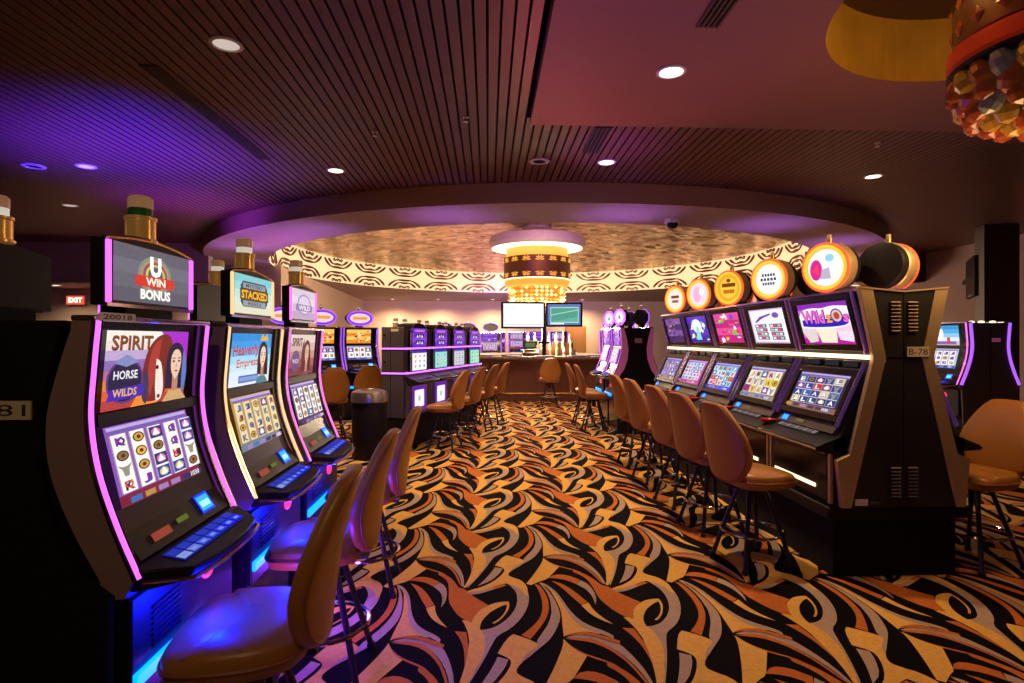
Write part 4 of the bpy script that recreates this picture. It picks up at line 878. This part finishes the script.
# ------------------------------------------------------------------ middle bank (turned), grey cabinets with violet rails
def machine_d(label, loc, rz, k, group):
    t = thing('slot_machine', label, 'slot machine', loc, rz, group)
    h = .385
    MB().prism([(-.165, 1.64), (-.165, 1.05), (-.175, .95), (-.20, .90), (-.17, .45), (.16, .45), (.16, 1.64)], -h, h).build('body', 'grey_panel', t)
    arch = [(.27 * math.cos(R(a)), 1.58 + .14 * math.sin(R(a))) for a in range(0, 181, 15)]
    MB().prism([(.29, 1.05)] + arch + [(-.29, 1.05)], -.20, .05, 'y').build('front_tower', 'black_gloss', t)
    MB().tube([(x, -.20, z) for x, z in [(.29, 1.06)] + arch + [(-.29, 1.06)]], .007, 6).build('tower_trim', 'chrome', t)
    A = Art((-.235, -.206, 1.39), (.47, 0, 0), (0, 0, .26)); A.grad(0, 1, 0, 1, ['#6a28c0', '#8a40d8', '#7a30c8', '#5a20a8'])
    A.rect(.15, .85, .80, .92, '#c86ad0'); A.text(['DOUBLE', 'DIAMOND', 'TRIPLE', 'SEVENS'][0], .5, .86, .08, '#f0d8f8', .5) if 0 else None
    for b_ in (.5, .15):
        A.rect(.2, .8, b_ - .02, b_ + .2, '#201038'); A.poly([(.26, b_), (.34, b_ + .16), (.42, b_)], '#e8e0f8'); A.ell(.5, b_ + .08, .06, .08, '#b8a8e0', 12); A.poly([(.58, b_), (.66, b_ + .16), (.74, b_)], '#e8e0f8')
    A.done('upper_screen', 'screen', t)
    A = Art((-.235, -.206, 1.07), (.47, 0, 0), (0, 0, .275)); A.rect(0, 1, 0, 1, ['#e8e6f0', '#7fd0c8', '#b8b8c8', '#8ad8b8'][k]); A.rect(0, 1, .86, 1, '#3a28a8')
    rnd = random.Random(k)
    for c in range(3):
        for r in range(3): A.rect(.08 + c * .3, .32 + c * .3, .10 + r * .25, .30 + r * .25, ['#f4f2f8', '#a8e0d8', '#d0d0dc', '#a8e8cc'][k]); A.ell(.2 + c * .3, .2 + r * .25, .07, .07, rnd.choice(['#c8a870', '#8a80b0', '#60a8a0', '#d0a0b0']), 10)
    A.done('lower_screen', 'screen', t)
    for z in (1.372, 1.043): MB().box(-h - .003, h + .003, -.212, -.16, z - .012, z + .012).build('light_rail', 'rail_purple', t, bevel=.004)
    dk = MB().prism([(-.17, 1.0), (-.36, .93), (-.365, .89), (-.17, .87)], -h + .02, h - .02).build('deck', 'black_satin', t, bevel=.005)
    for i in range(5): MB().lathe([(.022, 0), (.02, .012), (.001, .014)], 10, (-.2 + i * .1, -.29, .956)).build('button', 'chrome', dk)
    A = Art((-.24, -.203, .50), (.48, 0, 0), (0, -.0, .36)); A.rect(0, 1, 0, 1, '#5a2488'); A.poly(smooth_poly([(.18, .2), (.2, .17), (.8, .17), (.82, .2), (.82, .8), (.8, .83), (.2, .83), (.18, .8)], 120, 1), '#f4e8fa'); A.ell(.5, .5, .08, .12, '#9ac8a8', 12); A.done('belly_glass', 'screen', t)
    MB().box(-h, h, -.12, .14, 0, .45).build('stand', 'black_matte', t, smooth=0)
    for x in (-.14, .14): candle(t, x, .09, 1.64, .95, 'candle_white', 'candle_clear')
    return t
ax = Vector((math.sin(BA), math.cos(BA))); nr = Vector((math.cos(BA), -math.sin(BA)))
start = Vector((-1.105, 7.6)) - nr * .165
DP = .68 * 1.02
for k in range(4):
    c = start + ax * (.39 + .69 * 1.0 * k * 1.13)
    machine_d('grey slot machine with violet light rails and arched purple screen, %s from the trash bin' % ['first', 'second', 'third', 'fourth'][k], (c.x, c.y, 0), R(90) - BA, k, 'violet-rail slot machines')
e = start + ax * -.004
t = thing('bank_end_panel', 'dark grey end panel with two violet light lines behind the trash bin', 'end panel', (e.x, e.y, 0), -BA)
MB().box(-.16, .165, -.02, 0, .45, 1.66).build('panel', 'grey_panel', t, bevel=.006)
MB().box(-.03, -.024, -.024, -.018, .45, 1.66).build('seam', 'black_gloss', t, smooth=0)
for z in (1.372, 1.043): MB().box(-.16, .172, -.028, -.018, z - .011, z + .011).build('light_rail', 'rail_purple', t, smooth=0)
for z in (1.56, 1.2): MB().lathe([(.014, 0), (.014, .01), (.001, .012)], 12, (-.11, -.02, z), ax=(0, -1, 0)).build('lock', 'chrome', t)
MB().box(-.02, .09, -.024, -.018, 1.60, 1.635).build('number_plate', 'plate_cream', t, smooth=0)
MB().box(-.12, .14, -.012, 0, 0, .45).build('kick', 'black_matte', t, smooth=0)

# trash bin
t = thing('trash_bin', 'round black trash bin with brushed steel top beside the grey bank', 'trash bin', (-1.50, 7.30, 0))
MB().lathe([(.215, 0), (.22, .01), (.22, .70), (.215, .71)], 40).build('body', 'black_satin', t)
tp = MB().lathe([(.225, .71), (.23, .715), (.23, .80), (.215, .835), (.17, .855), (.13, .86), (.12, .845)], 40).build('steel_top', 'steel', t)
MB().lathe([(.001, .842), (.12, .842), (.12, .850)], 32).build('opening', 'black_matte', tp)
# ------------------------------------------------------------------ far right bank with clock shaped toppers
def clock(A): A.ell(.5, .5, .47, .47, (.55, .30, .80), 8); A.ell(.5, .5, .36, .38, (.85, .78, .95), 20); A.ell(.5, .5, .07, .1, '#8a70b0', 10); A.poly([(.48, .5), (.5, .76), (.52, .5)], '#7a60a0')
def purp(s): return lambda A: art_splash(A, s, ['#5a1ab0', '#8a3ad8', '#c06ae8', '#3a1080', '#e0b0f8'], 22)
def whites(s): return lambda A: art_reels(A, s, 4, 3, frame='#9040c8', foot='#b83aa0', bg='#cdb4e0', pal=('#7a1a8a', '#4a1a9a', '#a02a70'))
for k in range(2):
    machine_a('slim purple slot machine with glowing clock-shaped topper, %s of the far right pair' % ['nearer', 'farther'][k], (2.10, 9.30 + .80 * k, 0), R(-90), 'neon_purple', purp(60 + k), whites(70 + k), 'round', clock, 1.08, 'clock-topped slot machines')
for k in range(2):
    machine_a('slot machine with dark clock-shaped topper behind the purple pair, %s one' % ['nearer', 'farther'][k], (2.10 + .52, 9.30 + .80 * k, 0), R(90), 'neon_violet', purp(63 + k), whites(73 + k), 'round', None, 1.08, 'back row of the clock-topped machines')
end_panel_a('black end panel with pink lit edges below the dark clock-shaped toppers', 2.56, 8.945, 1.08, '', 'neon_pink') if 0 else None
def end_c():
    t = thing('bank_end_panel', 'black end panel with pink edges and pale tag, far right bank', 'end panel', (2.36, 8.935, 0), 0, None, 1.08)
    hw = [(.0, 1.55), (.20, 1.55), (.16, 1.40), (.135, 1.25), (.145, 1.10), (.20, .94), (.30, .80), (.30, 0), (0, 0)]
    for s in (-1, 1):
        MB().prism([(s * x, z) for x, z in hw], -.02, 0, 'y').build('panel_half', 'black_satin', t, smooth=0)
        MB().prism([(s * x, z) for x, z in [(.20, 1.55), (.25, 1.55), (.235, 1.40), (.22, 1.25), (.24, 1.10), (.29, .94), (.36, .80), (.30, .80), (.20, .94), (.145, 1.10), (.135, 1.25), (.16, 1.40)]], -.024, 0, 'y').build('pink_edge', 'pink_edge', t, smooth=0)
    MB().box(-.04, .07, -.025, -.019, 1.33, 1.40).build('tag', 'plate_cream', t, smooth=0)
pm('pink_edge', (0.5, 0.16, 0.32), 0.35, emit=(1.0, 0.2, 0.5), es=0.12)
end_c()
# ------------------------------------------------------------------ back left machines
def marq(A): A.ell(.5, .5, .48, .46, '#7a3ad0', 24); A.ell(.5, .5, .40, .34, '#f0c8e0', 20); A.rect(.22, .78, .4, .6, '#e0a030')
def oranges(s): return lambda A: art_splash(A, s, ['#e08a28', '#f0c060', '#c8481c', '#f8e8a0', '#902a60'], 26)
for k, (x, y) in enumerate(((-3.42, 9.75), (-2.95, 10.35), (-2.40, 10.9))):
    machine_a('slot machine with orange upper and white lower screen, %s of the back left group' % ['left', 'middle', 'right'][k], (x, y, 0), R(38), 'neon_violet', oranges(80 + k), lambda A: art_reels(A, 90 + k, 4, 2, frame='#b0a8c8', foot='#5a60b0', bg='#ffffff'), 'oval', marq, 1.10, 'back left slot machines')
# ------------------------------------------------------------------ right edge bank
def up_g(A): A.grad(0, 1, 0, 1, ['#c8b8c8', '#d8e4f0', '#8ac4e8', '#4aa8e0', '#3090d0']); A.blob([(.1, .2), (.2, .75), (.45, .85), (.5, .5), (.4, .2)], '#f4f4f8'); A.rect(.1, .9, .04, .2, '#8a5aa0'); A.rect(.6, .7, .1, .4, '#c84040')
machine_a('pink-edged curved slot machine with blue sky screen near the right edge', (6.08, 7.34, 0), R(-90), 'neon_pink', up_g, lambda A: art_reels(A, 101, 4, 3, frame='#b8c0d0', foot='#3a60b0', bg='#e8eaf0'), None, None, 1.10, 'right edge bank')
machine_a('curved slot machine on the far side of the right edge bank', (6.62, 7.34, 0), R(90), 'neon_violet', up_g, lambda A: art_reels(A, 102), None, None, 1.10, 'right edge bank')
end_panel_a('dark end panel with curved violet neon edges at the right edge', 6.35, 7.0, 1.10, '', 'neon_violet', (.01, .10)) if 0 else None
def end_g():
    t = thing('bank_end_panel', 'dark end panel with curved violet neon edges at the right edge', 'end panel', (6.35, 6.975, 0), 0, None, 1.10)
    hw = [(0, 1.55)] + [(.245 - y_, z) for y_, z in ACUR] + [(.335, .78), (.32, .43), (.29, 0), (0, 0)]
    for s in (-1, 1):
        MB().prism([(s * max(0.0, x - .0), z) for x, z in hw], -.02, 0, 'y').build('panel_half', 'grey_panel', t, smooth=0)
        MB().tube([(s * (.235 - y_), -.022, z) for y_, z in ACUR], .016, 8).build('neon_edge', 'neon_violet', t)
    MB().box(-.003, .003, -.023, -.0, 0, 1.55).build('seam', 'black_gloss', t, smooth=0)
    MB().box(.02, .12, -.026, -.02, 1.33, 1.375).build('number_plate', 'pink_edge', t, smooth=0)
    for x, m in ((-.12, 'strip_white'), (.0, 'rail_warm'), (.14, 'rail_warm')): MB().lathe([(.03, 1.55), (.03, 1.572), (.001, 1.578)], 14, (x, .1, 0)).build('cap_light', m, t)
end_g()
# ------------------------------------------------------------------ machines along the far wall
for k, (x, y, nm) in enumerate(((-.65, 18.7, 'first'), (.1, 18.9, 'second'), (-1.4, 18.5, 'third'))):
    machine_a('far slot machine with dark oval topper left of the bar, %s from it' % ['second', 'nearest', 'third'][k], (x, y, 0), R(10), 'neon_blue' if 'neon_blue' in M else 'neon_violet', purp(110 + k), whites(120 + k), 'oval', None, 1.1, 'far machines with oval toppers')
for k, x in enumerate((.35, 1.2, 2.05, 2.9)):
    machine_a('small far slot machine against the far wall, %s from the left behind the bar' % ['first', 'second', 'third', 'fourth'][k], (x, 23.2, 0), 0, 'neon_violet', whites(130 + k) if k % 2 else purp(133), whites(140 + k), None, None, 1.15, 'machines along the far wall')
for k, x in enumerate((4.0, 5.0)):
    machine_a('far slot machine with bright oval topper right of the bar, %s' % ['left one', 'right one'][k], (x, 18.5, 0), R(-8), 'neon_purple', whites(150 + k), whites(160 + k), 'oval', marq, 1.12, 'far machines right of the bar')
door = struct(MB().box(3.6, 4.55, 26.33, 26.41, 0, 2.1).build('door_1', 'wood_door', smooth=0), 'wooden door in the far wall')
MB().lathe([(.03, 0), (.03, .03), (.001, .035)], 12, (3.7, 26.33, 1.0), ax=(0, -1, 0)).build('door_handle', 'chrome', door)
# ------------------------------------------------------------------ bar
BC = Vector((1.42, 15.95)); AP = 2.2
def octo(ap, z=None, c=BC):
    r = ap / math.cos(math.pi / 8); return [(c.x + r * math.cos(math.pi / 8 + k * math.pi / 4), c.y + r * math.sin(math.pi / 8 + k * math.pi / 4)) for k in range(8)]
t = thing('bar_counter', 'octagonal wooden bar with stone counter under the chandelier', 'bar', (0, 0, 0))
o1, o2 = octo(AP), octo(AP - .06)
for k in range(8):
    a, b_ = Vector(o1[k]), Vector(o1[(k + 1) % 8]); ln = (b_ - a).length; u = (b_ - a) / ln
    mid = MB(); ia, ib = Vector(o2[k]), Vector(o2[(k + 1) % 8])
    mid.prism([tuple(a), tuple(b_), tuple(ib), tuple(ia)], 0.0, 1.02, 'z'); fr = mid.build('front_panel', 'bar_wood', t, smooth=0)
    nrm = Vector((u.y, -u.x))
    for i in range(3):
        p = a + u * (ln * (i + .08) / 3); q = a + u * (ln * (i + .92) / 3); pr_ = [tuple(p), tuple(p + nrm * .018), tuple(q + nrm * .018), tuple(q)]
        MB().prism(pr_, .16, .92, 'z').build('raised_panel', 'bar_wood', fr, smooth=0, bevel=.006)
b = MB(); oo, oi = octo(AP + .28), octo(AP - .45)
for k in range(8):
    j = (k + 1) % 8
    b.raw([(oo[k][0], oo[k][1], 1.02), (oo[j][0], oo[j][1], 1.02), (oi[j][0], oi[j][1], 1.02), (oi[k][0], oi[k][1], 1.02), (oo[k][0], oo[k][1], 1.075), (oo[j][0], oo[j][1], 1.075), (oi[j][0], oi[j][1], 1.075), (oi[k][0], oi[k][1], 1.075)], [(3, 2, 1, 0), (4, 5, 6, 7), (0, 1, 5, 4), (2, 3, 7, 6)])
b.build('counter_top', 'bar_stone', t, smooth=0)
MB().tube([(x, y, .2) for x, y in octo(AP + .16)], .02, 8, True).build('foot_rail', 'gold', t)
for k, (x, y, a, nm) in enumerate(((1.35, 13.72, 0, 'in the middle of the bar front'), (0.05, 14.35, -45, 'on the left slope of the bar'), (2.75, 14.35, 45, 'on the right slope of the bar'), (.62, 13.85, -22, 'left of the middle of the bar front'), (2.2, 13.85, 22, 'right of the middle of the bar front'))):
    g = thing('bar_top_game', 'flat blue game screen set ' + nm, 'game screen', (x, y, 1.0755), R(a), 'bar top game screens')
    MB().box(-.24, .24, -.18, .18, 0, .02).build('frame', 'black_satin', g, bevel=.004)
    A = Art((-.2, -.14, .022), (.4, 0, 0), (0, .28, .0)); A.rect(0, 1, 0, 1, '#3a48c0'); A.rect(.06, .94, .3, .9, '#7a90e8'); A.rect(.06, .94, .06, .22, '#c8d0f8'); A.done('screen', 'screen', g)
# back bar island with bottles
t = thing('back_bar', 'dark stepped bottle stand in the middle of the bar', 'shelf', (BC.x + .25, BC.y - .5, 0))
MB().box(-.75, .75, -.3, .3, 0, 1.05).build('base', 'dark_wood', t, smooth=0)
MB().box(-.7, .7, -.12, .25, 1.05, 1.22).build('step', 'dark_wood', t, smooth=0)
MB().box(-.65, .65, .02, .2, 1.22, 1.40).build('step', 'dark_wood', t, smooth=0)
rnd = random.Random(4); pm('paper_red', (0.25, 0.05, 0.03), 0.6); names = {'glass_green': 'green', 'glass_amber': 'amber', 'glass_clear': 'clear'}
row_n = ['front', 'middle', 'top']; cnt = {}
pos = ['far left', 'left', 'inner left', 'centre', 'inner right', 'right', 'far right']
for r, (yy, zz) in enumerate(((-.2, 1.05), (-.02, 1.22), (.1, 1.40))):
    for i in range(7):
        g = ['glass_green', 'glass_amber', 'glass_clear'][(i * 2 + r + (i // 3)) % 3]; k = rnd.uniform(.9, 1.15)
        bt = thing('bottle', '%s glass bottle at the %s of the %s row on the bar stand' % (names[g], pos[i], row_n[r]), 'bottle', (BC.x + .25 - .57 + i * .19 + rnd.uniform(-.02, .02), BC.y - .5 + yy, zz), 0, 'bottles on the bar stand', k * .85)
        MB().lathe([(.036, 0), (.038, .01), (.038, .17), (.032, .20), (.014, .235), (.013, .29)], 12).build('glass', g, bt)
        MB().lathe([(.015, .285), (.015, .31), (.001, .312)], 10).build('cap', 'gold' if i % 2 else 'black_satin', bt)
        MB().lathe([(.0386, .05), (.0386, .13)], 12).build('paper_label', 'paper_red' if (i + r) % 2 else 'bar_stone', bt)
t = thing('cash_register', 'dark cash register on the bar below the hanging screens', 'cash register', (BC.x - .35, BC.y - 1.6, 1.076))
MB().prism([(-.16, 0), (.16, 0), (.16, .16), (-.02, .16), (-.16, .07)], -.2, .2).build('body', 'grey_panel', t, bevel=.008)
MB().box(-.17, .17, .03, .06, .17, .38).build('display', 'black_satin', t, bevel=.006)
A = Art((-.15, .028, .19), (.3, 0, 0), (0, 0, .17)); A.rect(0, 1, 0, 1, '#3a4a38'); A.rect(.1, .9, .2, .8, '#8a9a60'); A.done('screen', 'screen_dim', t)
# hanging screens
def tv(x, y, z, wd, ht, rz, label, art, mat):
    t = thing('television', label, 'television', (x, y, z), rz)
    MB().box(-wd / 2, wd / 2, 0, .05, -ht / 2, ht / 2).build('frame', 'black_satin', t, bevel=.008)
    A = Art((-wd / 2 + .05, -.002, -ht / 2 + .045), (wd - .1, 0, 0), (0, 0, ht - .09)); art(A); A.done('screen', mat, t)
    MB().box(-.12, .12, .05, .375, -.06, .06).build('mount', 'black_satin', t)
def fieldart(A):
    A.rect(0, 1, 0, 1, '#5a78b0'); A.rect(.08, .94, .10, .86, '#b8d8d8'); A.rect(.10, .92, .14, .82, '#4f9a86'); A.poly([(.10, .14), (.92, .40), (.92, .14)], '#5fae98'); A.poly([(.10, .5), (.92, .74), (.92, .70), (.10, .46)], '#a8d8c8'); A.rect(.08, .5, .03, .09, '#e8eef4')
def whiteart(A): A.rect(0, 1, 0, 1, '#f4f0fa'); A.rect(.05, .95, .06, .12, '#e0dcea'); A.rect(.06, .3, .75, .82, '#eae6f2')
tv(.87, 13.95, 2.085, 1.10, .66, R(6), 'flat screen showing plain white, left of the pair over the bar', whiteart, 'screen')
tv(1.87, 13.95, 2.10, .90, .60, R(-8), 'flat screen showing a green sports field, right of the pair over the bar', fieldart, 'screen')
t = thing('screen_pole', 'dark pole carrying the two screens over the bar', 'pole', (1.42, 14.42, 0))
MB().box(-.05, .05, -.05, .05, 1.40, 2.15).build('pole', 'black_satin', t); MB().box(-.7, .7, -.09, -.04, 2.05, 2.13).build('cross_arm', 'black_satin', t)
MB().box(-.14, .14, -.1, .1, 1.38, 1.44).build('foot_plate', 'black_satin', t); MB().box(-.05, .05, -.05, .05, 0, 1.40).build('stem', 'black_satin', t)

em('chandelier_amber', (1.0, 0.34, 0.03), 0.45)
# ------------------------------------------------------------------ main chandelier
t = thing('chandelier', 'large gold crystal chandelier hanging under the round ceiling over the bar', 'chandelier', (RC.x, RC.y, -.13))
MB().lathe([(.4, 4.60), (.4, 4.40), (1.15, 4.34), (1.24, 4.30), (1.27, 4.22), (1.27, 4.10), (1.20, 4.02)], 64).build('ceiling_disc', 'gypsum_white' if 'gypsum_white' in M else 'white_plastic', t)
MB().lathe([(1.20, 4.015), (.84, 3.99)], 64).build('light_ring', 'chandelier_white', t)
MB().lathe([(.82, 4.0), (.82, 3.76)], 48).build('upper_glow', 'chandelier_gold', t)
dr = MB().lathe([(.86, 3.76), (.88, 3.75), (.88, 3.20), (.86, 3.19)], 64).build('drum', 'ornament', t)
def leaf_mesh(zc, s):
    b = MB()
    if 1:
        for sx in (-1, 1):
            for x0, y0, x1, y1, w_ in ((.0, .0, .10, .07, .018), (.02, -.02, .12, .0, .016), (.0, .03, .05, .10, .014)):
                p = [Vector((x0, y0)), Vector(((x0 + x1) / 2 + .01, (y0 + y1) / 2 + .02)), Vector((x1, y1))]
                def fn(q, d): a = sx * q.x / .885 - math.pi / 2; return ((.884 + .004 * d) * math.cos(a), (.884 + .004 * d) * math.sin(a), zc + s * q.y)
                ribbon(b, p, [.004, w_, .004], fn)
    return b.mesh('leaf_cutout', 'chandelier_gold', 0)
lms = [leaf_mesh(3.63, 1), leaf_mesh(3.32, -1)]
for k in range(32):
    o = bpy.data.objects.new('leaf_cutout', lms[k % 2]); C.objects.link(o); o.parent = dr; o.rotation_euler = (0, 0, 2 * math.pi * (k // 2) / 16)
MB().lathe([(.84, 3.19), (.87, 3.14), (.82, 3.02), (.74, 2.98)], 64).build('gold_ring', 'chandelier_gold', t)
MB().lathe([(.86, 3.205), (.875, 3.19), (.86, 3.175)], 64).build('bright_rim', 'chandelier_white', t)
def bead_tier(r, z0, z1, n, rows, mats):
    b = MB(); rnd = random.Random(int(r * 100))
    for k in range(n):
        for j in range(rows):
            a = 2 * math.pi * k / n; z = z0 - (z0 - z1) * (j + .5) / rows; h = (z0 - z1) / rows * .48; ww = math.pi * r / n * .9
            c = Vector((r * math.cos(a), r * math.sin(a), z)); u = Vector((-math.sin(a), math.cos(a), 0)) * ww; o_ = Vector((math.cos(a), math.sin(a), 0)) * ww
            b.raw([c + Vector((0, 0, h)), c + u, c + o_, c - u, c - o_, c - Vector((0, 0, h))], [(0, 1, 2), (0, 2, 3), (0, 3, 4), (0, 4, 1), (5, 2, 1), (5, 3, 2), (5, 4, 3), (5, 1, 4)], rnd.choice((0, 0, 1, 2)))
    o = b.build('crystal_beads', mats, t, smooth=0); o['kind'] = 'stuff'; return o
bead_tier(.72, 3.0, 2.52, 34, 5, ['chandelier_pale', 'chandelier_gold', 'chandelier_amber'])
bead_tier(.45, 2.60, 2.40, 24, 2, ['chandelier_pale', 'chandelier_gold', 'crystal_yellow'])
MB().lathe([(.60, 3.0), (.60, 2.6)], 32).build('inner_glow', 'chandelier_amber', t)
MB().lathe([(.12, 2.6), (.12, 2.2), (.06, 2.15), (.001, 2.14)], 20).build('finial', 'gold', t)
lamp('chandelier_lamp', 'POINT', (0, 0, 2.1), 1500, (1.0, .74, .46), parent=t, shadow_soft_size=.5)
lamp('dome_warm_fill', 'POINT', (0, -1.9, 3.75), 14, (1.0, .6, .25), parent=t, shadow_soft_size=.3)  # added warm point that brightens the dome, not a chandelier bulb
lamp('dome_purple_fill', 'SPOT', (-1.5, -5.0, 3.3), 190, (0.62, 0.2, 1.0), (-1.0, -3.6, 4.4), parent=t, spot_size=R(120), spot_blend=1, shadow_soft_size=.2)  # this and the next: spots added for purple reflections in the dome
lamp('dome_purple_fill', 'SPOT', (1.8, -5.0, 3.3), 190, (0.62, 0.2, 1.0), (1.6, -3.6, 4.4), parent=t, spot_size=R(120), spot_blend=1, shadow_soft_size=.2)

# ------------------------------------------------------------------ near chandelier in the recess (upper right corner)
t = thing('chandelier', 'near crystal chandelier with red gold band in the gold recess, upper right corner', 'chandelier', (HC.x, HC.y, 0))
MB().lathe([(.10, 3.93), (.10, 3.5)], 20).build('stem', 'gold', t)
MB().lathe([(.30, 3.62), (.44, 3.56), (.48, 3.44), (.48, 3.22), (.46, 3.20)], 48).build('drum', 'ornament', t)
lm2 = MB()
for k in range(20):
    a = 2 * math.pi * k / 20
    for zc in (3.46, 3.31):
        c = Vector((.482 * math.cos(a), .482 * math.sin(a), zc)); u = Vector((-math.sin(a), math.cos(a), 0)) * .045; o_ = Vector((math.cos(a), math.sin(a), 0)) * .012
        b = MB(); b.raw([c + u, c + Vector((0, 0, .05)), c - u, c - Vector((0, 0, .05)), c + o_], [(0, 1, 4), (1, 2, 4), (2, 3, 4), (3, 0, 4)]); b.build('drum_jewel', 'crystal_amber', t, smooth=0)
MB().lathe([(.47, 3.21), (.51, 3.19), (.51, 3.10), (.47, 3.08)], 48).build('red_band', 'band_red', t)
MB().lathe([(.49, 3.085), (.51, 3.07), (.49, 3.055)], 48).build('dark_rim', 'black_satin', t)
cm = []
for mt in ('crystal_amber', 'crystal_yellow', 'crystal_pale'):
    cm.append(MB().lathe([(.001, .085), (.034, .07), (.054, .03), (.058, -.012), (.045, -.055), (.001, -.08)], 10).mesh('crystal', mt, 20))
rnd = random.Random(2)
for j, (r, z, n) in enumerate(((.46, 2.98, 24), (.43, 2.90, 21), (.39, 2.83, 18), (.31, 2.78, 13), (.20, 2.75, 8))):
    for k in range(n):
        a = 2 * math.pi * (k + .5 * (j % 2)) / n
        o = bpy.data.objects.new('crystal', rnd.choice((cm[0], cm[0], cm[1], cm[2]))); C.objects.link(o); o.parent = t
        o.location = (r * math.cos(a), r * math.sin(a), z); o.rotation_euler = (rnd.uniform(-.4, .4), rnd.uniform(-.4, .4), a)
MB().lathe([(.40, 3.07), (.38, 2.95), (.30, 2.85), (.001, 2.80)], 32).build('inner_bowl', 'crystal_pale', t)
lamp('recess_light', 'POINT', (0, 0, 3.70), 22, (1.0, .62, .16), parent=t, shadow_soft_size=.15)
lamp('recess_light', 'POINT', (-.7, .2, 3.75), 7, (1.0, .62, .16), parent=t, shadow_soft_size=.1)

lamp('chandelier_lamp', 'POINT', (-.2, .1, 2.25), 24, (1.0, .58, .24), parent=t, shadow_soft_size=.3)
lamp('chandelier_downlight', 'SPOT', (-.2, .1, 2.5), 40, (1.0, .6, .26), (-.3, .3, 0), parent=t, spot_size=R(165), spot_blend=.5, shadow_soft_size=.3)
# ------------------------------------------------------------------ wall screen on an arm at the right
t = thing('wall_screen', 'dark screen on a wall arm above the right edge bank', 'television', (7.95, 9.0, 2.5), R(55))
MB().box(-.5, .5, 0, .06, -.32, .32).build('frame', 'black_satin', t, bevel=.008)
A = Art((-.46, -.002, -.28), (.92, 0, 0), (0, 0, .56)); A.rect(0, 1, 0, 1, '#140f16'); A.done('screen', 'screen_dim', t)
MB().box(.45, .98, .02, .06, -.03, .03).build('arm', 'black_satin', t)
lamp('fill_spot', 'SPOT', (-2.5, 8.2, 3.2), 110, WARM, (-2.2, 9.0, 0), spot_size=R(80), spot_blend=1, shadow_soft_size=.1)  # added warm spot without a fitting, brightens the back left chairs
# unseen spot added behind the camera to brighten the left bank
lamp('fill_spot', 'SPOT', (-0.4, -0.8, 3.4), 60, WARM, (-1.2, 2.0, 1.2), spot_size=R(100), spot_blend=1, shadow_soft_size=.1)
